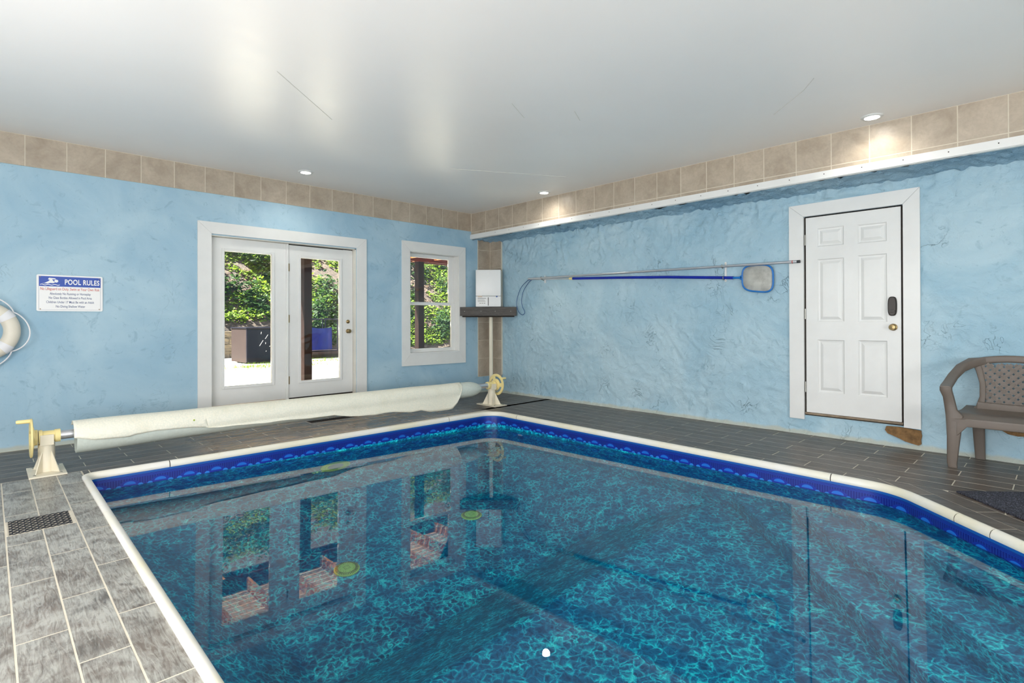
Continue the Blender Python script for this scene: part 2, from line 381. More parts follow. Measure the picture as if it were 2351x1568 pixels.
WO = (-1.215, -.265, .712, 2.268)     # window opening
def dispA(u, z): return .004*noise.noise(Vector((u*1.3, z*1.3, 3)))+.003*noise.noise(Vector((u*5, z*5, 1)))+(.012*max(0, 1-z/.12) if z < .12 else 0)
mb = wall_grid('x', 0, steps(XL, XR, 140, DO[:2]+WO[:2]), steps(0, H, 50, DO[2:]+WO[2:]), [DO, WO], lambda u, z: 0 if any(abs(u-e) < .03 for e in DO[:2]+WO[:2]) or (u > .1 and z > .2) else dispA(u, z))
wA = mb.build('wall_back', M['stuccoA'], smooth=True); tag(wA, kind='structure')
# outer face and the reveals of both openings
mb = MB()
xs = [XL-.2, DO[0], DO[1], WO[0], WO[1], XR+.25]
for a, b in ((0, 1), (2, 3), (4, 5)): mb.box(xs[a], xs[b], .02, .2, -.1, H+.2)
mb.box(DO[0], DO[1], .02, .2, DO[3], H+.2); mb.box(DO[0], DO[1], .02, .2, -.1, DO[2]); mb.box(WO[0], WO[1], .02, .2, WO[3], H+.2); mb.box(WO[0], WO[1], .02, .2, -.1, WO[2])
mb.build('masonry', M['offwhite'], wA)
def dispB(u, z):
    v = Vector((0, u, z)); top = max(0, (z-2.0)/.6)
    d = .010*noise.noise(v*1.1)+.009*noise.noise(v*3.1+Vector((5, 0, 0)))
    r = 1-abs(noise.noise(v*4.2+Vector((9, noise.noise(v*2)*1.5, 0))))*2
    d += .012*max(0, r-.5)*(1+1.6*top)
    r2 = 1-abs(noise.noise(v*9+Vector((2, 0, noise.noise(v*3)))))*2
    d += .008*max(0, r2-.4)*(1+2.2*top)
    d += .006*noise.noise(v*13)*(1+2.0*top)
    d += .03*max(0, 1-z/.16)**2 if z < .16 else 0
    return d
DB = (-5.835, -4.975, .20, 2.29)
uB = sorted(set(steps(-7.4, 0, 420, DB[:2])+[-9, -10, YF]))
mb = wall_grid('y', XR, uB, steps(0, 2.60, 150, DB[2:]), [DB], lambda u, z: 0 if (u > -.32 and z > .22) or (DB[0]-.14 < u < DB[1]+.14 and DB[2]-.04 < z < DB[3]+.16) else dispB(u, z))
wB = mb.build('wall_right', M['stuccoB'], smooth=True); tag(wB, kind='structure')
mb = MB(); mb.box(XR+.06, XR+.25, YF-.2, .0, -.1, H+.2); mb.build('masonry', M['offwhite'], wB)
# bulkhead over the right wall
mb = MB(); mb.box(.0012, XR+.06, YF, 0, 2.62, H); mb.build('bulkhead', M['grout'], wB)
mb = wall_grid('x', 0, [0], [0], [])
mb = MB(); n1, n2 = 300, 14
for i in range(n1+1):
    for j in range(n2+1):
        y = -7.4*i/n1; x = .02+(XR-.02)*j/n2; v = Vector((x, y, 2.6))
        mb.v.append((x, y, 2.584-.022*abs(noise.noise(v*9))-.05*max(0, .45-abs(noise.noise(v*6)))-.022*noise.noise(v*17)-(.03*(j/n2)**3)))
for i in range(n1):
    for j in range(n2): k = i*(n2+1)+j; mb.f.append((k, k+1, k+n2+2, k+n2+1))
mb.build('soffit', M['soffit'], wB, smooth=True)
mb = MB(); mb.box(.0, XR, YF, -7.4, 2.58, 2.62); mb.build('soffit', M['soffit'], wB)
mb = MB(); mb.box(-.022, .0, YF, 0.0, 2.566, 2.637); mb.box(-.006, .035, YF, 0, 2.562, 2.574)
tr = mb.build('trim_1', M['white'], smooth=False, bevel=.002); tag(tr, kind='structure')
for k in range(33):
    y = -.62-.3116*k; m2 = MB(); m2.lathe((-.0225, y, 2.607), (-1, 0, 0), [(0, .005), (.001, .005)], 8); m2.build('nail_hole', M['gap'], tr)
# frieze tiles on the right bulkhead
T = .3075; g = .004
def tilebox(x0, x1, y0, y1, z0, z1, parent, mat=M['walltile'], name='tile'):
    b = MB(); b.box(x0, x1, y0, y1, z0, z1); return b.build(name, mat, parent, bevel=.0015)
meshcache = {}
def tile_inst(name, size, centre, mat, parent, bevel=.0012):
    key = (name, tuple(round(s, 4) for s in size), mat.name)
    if key not in meshcache:
        sx, sy, sz = [s/2 for s in size]; b = MB(); b.box(-sx, sx, -sy, sy, -sz, sz); meshcache[key] = b.mesh(name, mat, bevel=bevel)
    o = bpy.data.objects.new(name, meshcache[key]); o.location = Vector(centre)-wloc(parent); C.objects.link(o); o.parent = parent; return o
pB, oB = .3116, .3648
edges = [0.0]+[-(oB-.0+pB*i) for i in range(0, 23)]
edges = [0.0, -.0532]+[-(.3648+pB*i) for i in range(0, 23)]
edges = [-.004, -.3648]+[-(.3648+pB*i) for i in range(1, 35)]
for a, b in zip(edges[:-1], edges[1:]):
    tile_inst('tile', (.012, a-b-2*g, H-.003-2.683), (.006, (a+b)/2, (H-.003+2.683)/2), M['walltile'], wB)
    tile_inst('tile', (.012, a-b-2*g, 2.675-2.63), (.006, (a+b)/2, (2.675+2.63)/2), M['walltile'], wB)
# frieze on the back wall
mb = MB(); mb.box(XL, 0.0, -.0125, .01, 2.693, H); mb.build('grout_bed', M['grout'], wA)
xa = [-.0]+[-.0573-0*T]; xe = [-.0573-T*i for i in range(0, 24)]
xe = [-(.0573-.0+T*i) for i in range(0, 25)]
oA = .2929
xe = [-.0, -(oA-T+.0+.0)] if False else [-.002, -.0146+.0]
xe = [-.012]+[-(oA+T*i) for i in range(0, 24)]
for a, b in zip(xe[:-1], xe[1:]):
    tile_inst('tile', (a-b-2*g, .012, H-.004-2.694), ((a+b)/2, -.008, (H-.004+2.694)/2), M['walltile'], wA)
# tiles in the corner below the bulkhead
zc = [.266+.3050*i for i in range(0, 8)]+[2.585]
mb = MB(); mb.box(.14, XR, -.0125, .01, .262, 2.59); mb.build('grout_bed', M['grout'], wA)
mb = MB(); mb.box(XR-.0278, XR+.01, -.298, 0, .30, 2.59); mb.build('grout_bed', M['grout'], wB)
for z0, z1 in zip(zc[:-1], zc[1:]):
    tile_inst('tile', (.270, .010, z1-z0-.006), (.143+.135, -.009, (z0+z1)/2), M['walltile'], wA)
    tile_inst('tile', (.010, .268, z1-z0-.006), (XR-.024, -.295+.134, (z0+z1)/2), M['walltile'], wB)
# unseen walls, ceiling
mb = MB(); mb.box(XL-.2, XL, YF, 0, 0, H); tag(mb.build('wall_left', M['stuccoA']), kind='structure')
mb = MB(); mb.box(XL-.2, XR+.25, YF-.2, YF, 0, H); tag(mb.build('wall_front', M['stuccoA']), kind='structure')
mb = MB(); mb.box(XL-.2, XR+.25, YF-.2, .2, H, H+.2); ce = mb.build('ceiling', M['ceiling']); tag(ce, kind='structure')
# hairline board joints and lifted tape on the ceiling
for pts in ([(-1.9, -1.9), (-1.1, -2.35), (-.65, -2.6)], [(-.9, -5.15), (-1.25, -5.5), (-1.42, -5.62)], [(-2.4, -3.6), (-2.7, -3.75)], [(-2.0, -3.9), (-2.2, -4.0)], [(-4.3, -3.0), (-3.6, -2.4)]):
    m2 = MB(); m2.tube([(x, y, H-.0005) for x, y in pts], .0022, 5); m2.build('hairline_crack', M['offwhite'], ce)

# ------------------------------------------------------------------ pool outline
def rounded(pts, seg=.12):
    out = []
    n = len(pts); arcs = []
    for i, (x, y, r) in enumerate(pts):
        p = Vector((x, y)); a = (Vector(pts[i-1][:2])-p).normalized(); b = (Vector(pts[(i+1) % n][:2])-p).normalized()
        ang = math.acos(max(-1, min(1, a.dot(b)))); d = r/math.tan(ang/2); s, e = p+a*d, p+b*d
        c = p+(a+b).normalized()*(r/math.sin(ang/2)); va, vb = s-c, e-c; tot = va.angle_signed(vb)
        k = max(4, int(abs(tot)*r/.03)); arc = []
        for j in range(k+1):
            th = -tot*j/k; arc.append(c+Vector((va.x*math.cos(th)-va.y*math.sin(th), va.x*math.sin(th)+va.y*math.cos(th))))
        arcs.append(arc)
    for i in range(n):
        out += arcs[i]; s, e = arcs[i][-1], arcs[(i+1) % n][0]; L = (e-s).length; k = max(1, int(L/seg))
        out += [s+(e-s)*(j/k) for j in range(1, k)]
    return out
OUT = rounded([(-5.250, -1.505, .10), (-.945, -1.575, .26), (-1.095, -6.06, .45), (-2.735, -7.70, .3), (-4.80, -7.70, .3), (-5.25, -7.25, .3)])
def inset(d):
    n = len(OUT); res = []
    for i in range(n):
        a, b = OUT[i-1], OUT[(i+1) % n]; t = (b-a).normalized(); res.append(OUT[i]+Vector((t.y, -t.x))*d)   # clockwise outline -> inside is to the right
    return res
FW = Vector((.698, .716)); W0, WA = -.062, -.0165
def wz(x, y): return W0+WA*((x+5.7704)*FW.x+(y+6.8956)*FW.y)

def fill(polys, z, name, mat, parent=None, zf=None):
    bm = bmesh.new(); es = []
    for poly in polys:
        vs = [bm.verts.new((p[0], p[1], z if zf is None else zf(p[0], p[1]))) for p in poly]
        es += [bm.edges.new((vs[i], vs[(i+1) % len(vs)])) for i in range(len(vs))]
    bmesh.ops.triangle_fill(bm, use_beauty=True, use_dissolve=False, edges=es, normal=(0, 0, 1))
    for f in bm.faces:
        if f.normal.z < 0: f.normal_flip()
    me = bpy.data.meshes.new(name); bm.to_mesh(me); bm.free(); me.materials.append(mat)
    o = bpy.data.objects.new(name, me); C.objects.link(o)
    if parent: o.parent = parent
    return o
floor = fill([[(XL, YF), (XR+.05, YF), (XR+.05, .0), (XL, .0)], [tuple(p) for p in inset(.03)]], -.0008, 'floor', M['grout']); tag(floor, kind='structure')

pool = empty('swimming_pool', (0, 0, 0), 'in-ground vinyl-lined pool with dark blue marbled liner and white coping', 'pool')
# liner walls with UV = (arc length, depth below deck)
ins = inset(.046); n = len(ins); Ls = [0]
for i in range(1, n+1): Ls.append(Ls[-1]+(ins[i % n]-ins[i-1]).length)
bm = bmesh.new(); uvl = bm.loops.layers.uv.new('UVMap'); zl = [-.030, -.07, -.1, -.2, -.5, -1.14]
cols = [[bm.verts.new((ins[i % n].x, ins[i % n].y, z)) for z in zl] for i in range(n+1)]
for i in range(n):
    for j in range(len(zl)-1):
        f = bm.faces.new((cols[i][j], cols[i+1][j], cols[i+1][j+1], cols[i][j+1]))
        for lp, (a, b) in zip(f.loops, ((i, j), (i+1, j), (i+1, j+1), (i, j+1))): lp[uvl].uv = (Ls[a], -zl[b])
bmesh.ops.remove_doubles(bm, verts=bm.verts, dist=1e-5); me = bpy.data.meshes.new('liner_wall'); bm.to_mesh(me); bm.free(); me.materials.append(M['linerwall']); me.shade_smooth()
o = bpy.data.objects.new('liner_wall', me); C.objects.link(o); o.parent = pool; tag(o, 'blue liner wall printed with a scalloped border')
def zfl(x, y):
    if y < -4.65: return -1.08
    d = min(-1.60-y, x+5.16, -1.10-x); z1 = -1.08-max(0, d)*.92; z2 = -1.08+(-(y+4.65))*.9
    return max(-1.80, z1, z2)
mb = MB(); nx, ny = 90, 130
for i in range(nx+1):
    for j in range(ny+1):
        x = -5.25+4.4*i/nx; y = -1.5-6.25*j/ny; mb.v.append((x, y, zfl(x, y)))
for i in range(nx):
    for j in range(ny): k = i*(ny+1)+j; mb.f.append((k, k+1, k+ny+2, k+ny+1))
mb.build('liner_floor', M['liner'], pool, smooth=True)
# corner steps parallel to the cut corner
dv = Vector((-.7071, -.7071)); nv = Vector((.7071, -.7071))
def diag_prism(s0, s1, z0, z1, name):
    cxy = Vector((-1.9, -5.9)); base = cxy-nv*(cxy.dot(nv)); b = MB()
    mid = dv*(cxy.dot(dv)); c = mid+nv*((s0+s1)/2/1.4142)
    b.obox((c.x, c.y, (z0+z1)/2), (dv.x*1.9, dv.y*1.9, 0), (nv.x*(s1-s0)/2/1.4142, nv.y*(s1-s0)/2/1.4142, 0), (0, 0, (z1-z0)/2))
    return b.build(name, M['liner'], pool, smooth=True, bevel=.02)
diag_prism(3.76, 4.93, -1.2, -.80, 'step'); diag_prism(4.14, 4.93, -.81, -.54, 'step'); diag_prism(4.52, 4.93, -.55, -.27, 'step')
# coping, cut in its joints
prof = [(-.002, -.02), (-.002, .012), (.006, .0175), (.020, .019), (.034, .015), (.044, .006), (.050, -.008), (.052, -.022), (.048, -.033), (.038, -.037)]
jp = [(-4.61, -1.52), (-1.73, -1.56), (-.97, -2.12), (-1.09, -5.68), (-1.46, -6.43), (-1.64, -6.60), (-3.6, -7.70), (-5.25, -5.9)]
ji = sorted(min(range(len(OUT)), key=lambda i: (OUT[i]-Vector(j)).length) for j in jp)
def lerp_ring(path, a, b, gap):
    idx = [i % len(OUT) for i in range(a, b+1)] if b > a else [i % len(OUT) for i in range(a, b+len(OUT)+1)]
    return idx
def off_pts(idx, d):
    full = inset(d); return [full[i] for i in idx]
for a, b in zip(ji, ji[1:]+[ji[0]]):
    idx = lerp_ring(OUT, a, b, 0); rings = []
    for d, z in prof:
        P = off_pts(idx, d); P = [p.copy() for p in P]
        P[0] = P[0]+(P[1]-P[0]).normalized()*.0035; P[-1] = P[-1]+(P[-2]-P[-1]).normalized()*.0035
        rings.append([(p.x, p.y, z) for p in P])
    mb = MB(); m = len(idx); k = len(prof)
    for i in range(m): mb.v += [rings[j][i] for j in range(k)]
    for i in range(m-1):
        for j in range(k-1): mb.f.append((i*k+j, i*k+j+1, (i+1)*k+j+1, (i+1)*k+j))
    mb.f.append(tuple(range(k))); mb.f.append(tuple((m-1)*k+j for j in range(k))[::-1])
    mb.build('coping_section', M['coping'], pool, smooth=True)
prof2 = [(.0, -.02), (.006, .0145), (.020, .016), (.033, .012), (.042, .003), (.0475, -.010), (.049, -.03)]
mb = MB(); k = len(prof2); rr = [inset(d) for d, z in prof2]
for i in range(len(OUT)): mb.v += [(rr[j][i].x, rr[j][i].y, prof2[j][1]) for j in range(k)]
for i in range(len(OUT)):
    i2 = (i+1) % len(OUT)
    for j in range(k-1): mb.f.append((i*k+j, i*k+j+1, i2*k+j+1, i2*k+j))
mb.build('coping_track', M['gap'], pool, smooth=True)
# water body
wi = inset(.040); bm = bmesh.new()
top = [bm.verts.new((p.x, p.y, wz(p.x, p.y))) for p in wi]; bot = [bm.verts.new((p.x, p.y, -2.1)) for p in wi]
ftop = bm.faces.new(top); bm.faces.new(bot[::-1])
for i in range(len(wi)): bm.faces.new((top[i], bot[i], bot[(i+1) % len(wi)], top[(i+1) % len(wi)]))
bmesh.ops.recalc_face_normals(bm, faces=bm.faces); bmesh.ops.triangulate(bm, faces=[ftop])
me = bpy.data.meshes.new('water'); bm.to_mesh(me); bm.free(); me.materials.append(M['water']); o = bpy.data.objects.new('water', me); C.objects.link(o); o.parent = pool; tag(o, 'still clear water mirroring the doors and window')
# main drains
for x, y in ((-3.695, -2.835), (-2.353, -2.805)):
    b = MB(); b.lathe((x, y, -1.80), (0, 0, 1), [(0, .102), (.008, .102), (.022, .088), (.030, .05), (.032, .0)], 36)
    dr = b.build('main_drain_cover', M['drain'], pool, smooth=True)
    b = MB()
    for k in range(40):
        a = 2*math.pi*k/40; c, s = math.cos(a), math.sin(a); b.obox((x+c*.081, y+s*.081, -1.7745), (c*.012, s*.012, -.004), (-s*.0022, c*.0022, 0), (0, 0, .002))
    for i in range(-5, 6):
        for j in range(-5, 6):
            if i*i+j*j < 26: b.lathe((x+i*.011, y+j*.011, -1.7715+.0 if i*i+j*j < 9 else -1.7735), (0, 0, 1), [(0, .0028), (.003, .0028)], 6)
    b.build('grille_opening', M['gap'], dr)
# underwater light and return fitting on the liner
b = MB(); c = Vector((-3.175, -1.579, -.75)); nz = (0, -1, 0)
b.lathe(c, nz, [(0, .165), (.008, .165), (.014, .152), (.012, .122), (.016, .118), (.012, .09), (.010, .0)], 40); pl = b.build('pool_light', M['drain'], pool, smooth=True)
b = MB(); b.lathe(c+Vector((0, -.011, 0)), nz, [(0, .088), (.004, .085), (.01, .05), (.012, 0)], 32); b.build('lens', simple('frosted_lens', lin(150, 170, 165), .3), pl, smooth=True)
b = MB(); b.lathe((-1.006, -2.15, -.41), (-1, 0, 0), [(0, .04), (.01, .04), (.014, .022), (.01, .0)], 20); b.build('return_fitting', M['white'], pool, smooth=True)

# ------------------------------------------------------------------ deck tiles
def clip(poly, nx_, ny_, c):      # keep nx*x+ny*y <= c
    out = []
    for i in range(len(poly)):
        a, b = poly[i], poly[(i+1) % len(poly)]; da, db = nx_*a[0]+ny_*a[1]-c, nx_*b[0]+ny_*b[1]-c
        if da <= 0: out.append(a)
        if da*db < 0: t = da/(da-db); out.append((a[0]+(b[0]-a[0])*t, a[1]+(b[1]-a[1])*t))
    return out
def area2(p): return abs(sum(p[i][0]*p[(i+1) % len(p)][1]-p[(i+1) % len(p)][0]*p[i][1] for i in range(len(p))))/2
ntile = [0]
def deck_tile(x0, x1, y0, y1, mat, cuts=()):
    poly = [(x0, y0), (x1, y0), (x1, y1), (x0, y1)]; a0 = area2(poly)
    for c in cuts: poly = clip(poly, *c)
    if len(poly) < 3 or area2(poly) < .0012: return
    ntile[0] += 1
    if abs(area2(poly)-a0) < 1e-6: tile_inst('tile', (x1-x0, y1-y0, .010), ((x0+x1)/2, (y0+y1)/2, -.005), mat, floor, .001)
    else: b = MB(); b.prism(poly, -.010, 0); b.build('tile', mat, floor)
gj = .0034
# back strip: rows along x
for k in range(9):
    y0, y1 = -1.331+.162*(k-1), -1.331+.162*k
    off = -4.873 if k % 2 else -5.183+.0
    if k == 0: y0 = -1.500
    if k == 8: y1 = min(y1, -.012)
    x = off-.613*4
    while x < XR:
        xa_, xb_ = max(x, XL+2.9 if False else -7.3), min(x+.613, XR)
        if k == 0: xa_ = max(xa_, -5.228)
        if xb_-xa_ > .03: deck_tile(xa_+gj, xb_-gj, y0+gj, y1-gj, M['plankx'], ((0, -1, 1.50), (.01626, -1, 1.4165-.0 if k == 0 else 9)) if k == 0 else ())
        x += .613
# right strip: rows along y, stopped by the coping and by the band along the cut corner
for k in range(14):
    x1 = .478-.1745*k; x0 = x1-.1745
    x1 = min(x1, XR-.002)
    y = -4.44+.6265*5 if k % 2 == 0 else -4.757+.6265*6
    while y > (-8.2 if k < 9 else -9.0):
        ya, yb = y-.6265, min(y, -1.333)
        if yb-ya > .03:
            if k < 8: deck_tile(x0+gj, x1-gj, ya+gj, yb-gj, M['planky'], ((-1, .0334, .905),))
            else:
                if k == 8 and yb > -6.0: deck_tile(x0+gj, x1-gj, ya+gj, yb-gj, M['planky'], ((-1, .0334, .905), (1, -1, 4.975)))
                if ya < -6.2: deck_tile(x0+gj, x1-gj, ya+gj, yb-gj, M['planky'], ((-1, 1, -5.372),))
        y -= .6265
# band of tiles parallel to the cut corner
def diag_tile(s0, s1, t0, t1):
    pts = []
    for s, t_ in ((s0, t0), (s1, t0), (s1, t1), (s0, t1)):
        p = nv*(s/1.4142)+dv*t_; pts.append((p.x, p.y))
    poly = clip(pts, 1, 0, -.92) if t0 < 5.1 else pts
    if len(poly) > 2 and area2(poly) > .002: b = MB(); b.prism(poly, -.010, 0); b.build('tile', M['planky'], floor)
for i, t0 in enumerate((4.45, 5.2, 5.82, 6.44, 7.06)):
    t1 = t0+(.75 if i == 0 else .62); diag_tile(4.985, 5.17, t0-.31*0+.003, t1-.003); diag_tile(5.176, 5.366, t0-.28+.003, t1-.28-.003)
# left strip: rows along y (with the grate cut out)
cx = [-5.232, -5.385, -5.541, -5.699, -5.856, -6.012, -6.168, -6.324]
for k in range(7):
    x1, x0 = cx[k], cx[k+1]; y = -1.331; off = -1.703 if k % 2 == 0 else -2.004
    ys = [-1.333]+[off-.6135*i for i in range(0, 12)]
    for a, b_ in zip(ys[:-1], ys[1:]):
        segs = [(b_, a)]
        if k in (1, 2):
            segs = []
            if a > -2.44: segs.append((max(b_, -2.44), a))
            if b_ < -2.735: segs.append((b_, min(a, -2.735)))
        for lo, hi in segs:
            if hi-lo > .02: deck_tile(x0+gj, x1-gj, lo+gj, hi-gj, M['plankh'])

# floor grate at left
gr = empty('floor_grate', (-5.545, -2.59, 0), 'black plastic lattice grate set in the pale deck tiles by pool corner', 'grate')
b = MB(); b.box(-5.69, -5.398, -2.728, -2.448, -.012, -.0025); b.build('pit', M['pit'], gr)
b = MB(); b.box(-5.405, -5.388, -2.733, -2.442, -.006, .0005); b.box(-5.697, -5.388, -2.447, -2.440, -.006, .0005); b.box(-5.697, -5.689, -2.733, -2.442, -.006, .0005); b.build('mortar_rim', M['grout'], gr, bevel=.001)
for k in range(11):
    y = -2.455-.0265*k; pts = [(-5.684+.0093*i, y+.0075*math.sin(i*math.pi/1.5+(math.pi if k % 2 else 0)), .002) for i in range(31)]
    b = MB(); b.tube(pts, .0032, 6); b.build('lattice_bar', M['black'], gr, smooth=True)
for k in range(10):
    x = -5.67+.0285*k; b = MB(); b.box(x-.002, x+.002, -2.722, -2.452, -.003, .001); b.build('cross_rib', M['black'], gr)
ds = empty('slot_drain', (-2.55, -.585, 0), 'long dark slot drain in the deck behind the rolled pool cover', 'drain')
b = MB(); b.box(-3.02, -2.08, -.655, -.52, -.006, .0012); b.build('pit', M['pit'], ds)
for k in range(36):
    x = -3.0+.026*k; b = MB(); b.box(x, x+.008, -.65, -.525, .0, .0035); b.build('slat', M['pit'], ds)

# mat at right
mt = MB(); c0 = Vector((-.926, -6.364)); u_, v_ = Vector((-.74, -.67)).normalized(), Vector((.67, -.74)).normalized()
pm = [c0, c0+u_*.95, c0+u_*.95+v_*.62, c0+v_*.62]; mt.prism([tuple(p) for p in pm], 0.001, .012)
tag(mt.build('door_mat', M['mat'], bevel=.003), 'dark speckled rubber-backed mat lying on deck beside the steps end of the pool', 'mat')

# ------------------------------------------------------------------ french doors (door_1)
d1 = empty('door_1', (-3.0, 0, 0), kind='structure')
cw = .145
def casing(parent, pts, axis, const, th, mat=M['white']):   # pts: polygon in (u,z)
    b = MB(); n_ = len(pts)
    if axis == 'x': vs = [(u, const, z) for u, z in pts]+[(u, const-th, z) for u, z in pts]
    else: vs = [(const, u, z) for u, z in pts]+[(const-th, u, z) for u, z in pts]
    b.add(vs, [tuple(range(n_)), tuple(range(n_, 2*n_))[::-1]]+[(i, (i+1) % n_, n_+(i+1) % n_, n_+i) for i in range(n_)])
    return b.build('casing', mat, parent, bevel=.0015)
xo0, xo1, xi0, xi1, zt, zi, zb = -4.062, -1.936, -3.918, -2.084, 2.362, 2.226, .198
e = .0008
casing(d1, [(xo0, zb), (xi0, zb), (xi0, zi), (xo0, zt-e)], 'x', .0, .022); casing(d1, [(xi1, zb), (xo1, zb), (xo1, zt-e), (xi1, zi)], 'x', .0, .022)
casing(d1, [(xi0+e, zi), (xi1-e, zi), (xo1-e, zt), (xo0+e, zt)], 'x', .0, .022)
b = MB(); b.box(-3.93, -3.912, .0, .2, .195, 2.215); b.box(-2.108, -2.09, .0, .2, .195, 2.215); b.box(-3.93, -2.09, .0, .2, 2.203, 2.215); b.build('jamb', M['offwhite'], d1)
b = MB(); b.box(-3.93, -2.09, -.02, .2, .186, .205); b.build('threshold', M['sill'], d1, bevel=.003)
b = MB(); b.box(-3.036, -3.006, .045, .11, .207, 2.2); b.box(-3.030, -3.012, .038, .05, .207, 2.2); b.build('astragal', M['white'], d1, bevel=.002)
def glazed_leaf(x0, x1, gx0, gx1, gz0, gz1, z0, z1, ya, yb, knobs):
    b = MB(); b.box(x0, gx0, ya, yb, z0, z1); b.box(gx1, x1, ya, yb, z0, z1); b.box(gx0, gx1, ya, yb, z0, gz0); b.box(gx0, gx1, ya, yb, gz1, z1)
    leaf = b.build('door_leaf', M['white'], d1)
    b = MB(); w = .03
    for (a, c, d_, f) in ((gx0-w, gx0, gz0-w, gz1+w), (gx1, gx1+w, gz0-w, gz1+w)): b.box(a, c, ya-.012, ya, d_, f)
    b.box(gx0, gx1, ya-.012, ya, gz0-w, gz0); b.box(gx0, gx1, ya-.012, ya, gz1, gz1+w); b.build('glazing_bead', M['white'], leaf, bevel=.004)
    b = MB(); b.box(gx0, gx1, ya+.018, ya+.024, gz0, gz1); b.build('glass_pane', M['pane'], leaf)
    if knobs:
        for z, r in ((1.20, .026), (1.068, .03)):
            b = MB(); b.lathe((-2.184, ya, z), (0, -1, 0), [(0, r), (.006, r), (.010, r*.6), (.03, r*.45), (.036, r*.85), (.05, r*.95), (.058, r*.7), (.06, 0)] if r > .028 else [(0, r), (.008, r), (.014, r*.7), (.018, 0)], 24)
            b.build('knob' if r > .028 else 'deadbolt', M['brass'], leaf, smooth=True)
        b = MB(); b.box(-2.25, -2.128, ya-.004, ya, 2.165, 2.192); b.build('latch_plate', M['white'], leaf)
    return leaf
glazed_leaf(-3.912, -3.037, -3.76, -3.212, .435, 2.046, .215, 2.198, .06, .105, False)
lf = glazed_leaf(-3.005, -2.112, -2.846, -2.302, .430, 2.036, .222, 2.190, .06, .105, True)
b = MB(); b.box(-3.005, -2.112, .07, .11, .205, .222); b.box(-2.1125, -2.108, .07, .1, .22, 2.19); b.box(-3.0, -2.11, .07, .1, 2.19, 2.203); b.build('weather_gap', M['gap'], d1)
for z in (1.90, 1.24, .45):
    b = MB(); b.lathe((-3.006, .052, z-.05), (0, 0, 1), [(0, .008), (.1, .008)], 10); b.box(-3.02, -2.992, .054, .0595, z-.05, z+.05); b.build('hinge', M['brass'], lf, smooth=True)

# ------------------------------------------------------------------ window_1
w1 = empty('window_1', (-.74, 0, .7), kind='structure')
o0, o1, i0, i1, zT, zI, zB, zJ = -1.352, -.134, -1.211, -.270, 2.412, 2.262, .520, .712
casing(w1, [(o0, zB+.01), (i0, zJ), (i0, zI), (o0, zT-e)], 'x', 0, .02); casing(w1, [(i1, zJ), (o1, zB), (o1, zT-e), (i1, zI)], 'x', 0, .02)
casing(w1, [(i0+e, zI), (i1-e, zI), (o1-e, zT), (o0+e, zT)], 'x', 0, .02); casing(w1, [(o0+e, zB+.01), (o1-e, zB), (i1-e, zJ), (i0+e, zJ)], 'x', 0, .02)
b = MB(); b.box(-1.215, -1.205, 0, .2, .712, 2.268); b.box(-.275, -.265, 0, .2, .712, 2.268); b.box(-1.215, -.265, 0, .2, 2.256, 2.268); b.box(-1.215, -.265, -.026, .2, .700, .722); b.build('jamb', M['white'], w1, bevel=.001)
def sash(x0, x1, z0, z1, ya, yb, sw, bw, tw):
    b = MB(); b.box(x0, x0+sw, ya, yb, z0, z1); b.box(x1-sw, x1, ya, yb, z0, z1); b.box(x0+sw, x1-sw, ya, yb, z0, z0+bw); b.box(x0+sw, x1-sw, ya, yb, z1-tw, z1)
    s_ = b.build('sash', M['white'], w1, bevel=.003); b = MB(); b.box(x0+sw, x1-sw, (ya+yb)/2, (ya+yb)/2+.005, z0+bw, z1-tw); b.build('glass_pane', M['pane'], s_); return s_
sash(-1.205, -.275, 1.455, 2.254, .125, .160, .095, .045, .055)
ls = sash(-1.205, -.275, .722, 1.50, .090, .124, .070, .055, .045)
for x in (-1.0, -.48):
    b = MB(); b.box(x-.05, x+.05, .082, .0905, .742, .748); b.build('lift_lip', M['offwhite'], ls)
    b = MB(); b.box(x-.03, x+.03, .10, .125, 1.50, 1.508); b.build('sash_lock', M['steel'], ls, bevel=.002)

# ------------------------------------------------------------------ panel door (door_2)
d2 = empty('door_2', (XR, -5.4, 0), kind='structure')
ya0, ya1, yi0, yi1 = -5.968, -4.832, -5.838, -4.975
casing(d2, [(ya1, .158), (yi1, .158), (yi1, 2.296), (ya1, 2.424)], 'y', XR+.005, .033); casing(d2, [(yi0, .19), (ya0, .19), (ya0, 2.436), (yi0, 2.296)], 'y', XR+.005, .033)
casing(d2, [(yi1-e, 2.297), (yi0+e, 2.297), (ya0+e, 2.437), (ya1-e, 2.425)], 'y', XR+.005, .033)
b = MB(); b.box(XR+.02, XR+.05, DB[0], DB[1], .20, 2.29); b.build('door_recess', M['gap'], d2)
xf = XR-.004
y0, y1, z0, z1 = -5.820, -4.991, .234, 2.283
pan = [(-5.345, -5.100, 1.968, 2.160), (-5.708, -5.466, 1.965, 2.150), (-5.345, -5.100, 1.186, 1.838), (-5.708, -5.466, 1.183, 1.846), (-5.345, -5.100, .452, 1.0), (-5.708, -5.466, .452, 1.003)]
us = sorted({y0, y1}|{p[0] for p in pan}|{p[1] for p in pan}); zs = sorted({z0, z1}|{p[2] for p in pan}|{p[3] for p in pan})
mb = wall_grid('y', xf, us, zs, pan)
mb.box(xf, xf+.03, y1-.001, y1, z0, z1); mb.box(xf, xf+.03, y0, y0+.001, z0, z1); mb.box(xf, xf+.03, y0, y1, z0, z0+.001); mb.box(xf, xf+.03, y0, y1, z1-.001, z1)
leaf = mb.build('door_leaf', M['white'], d2)
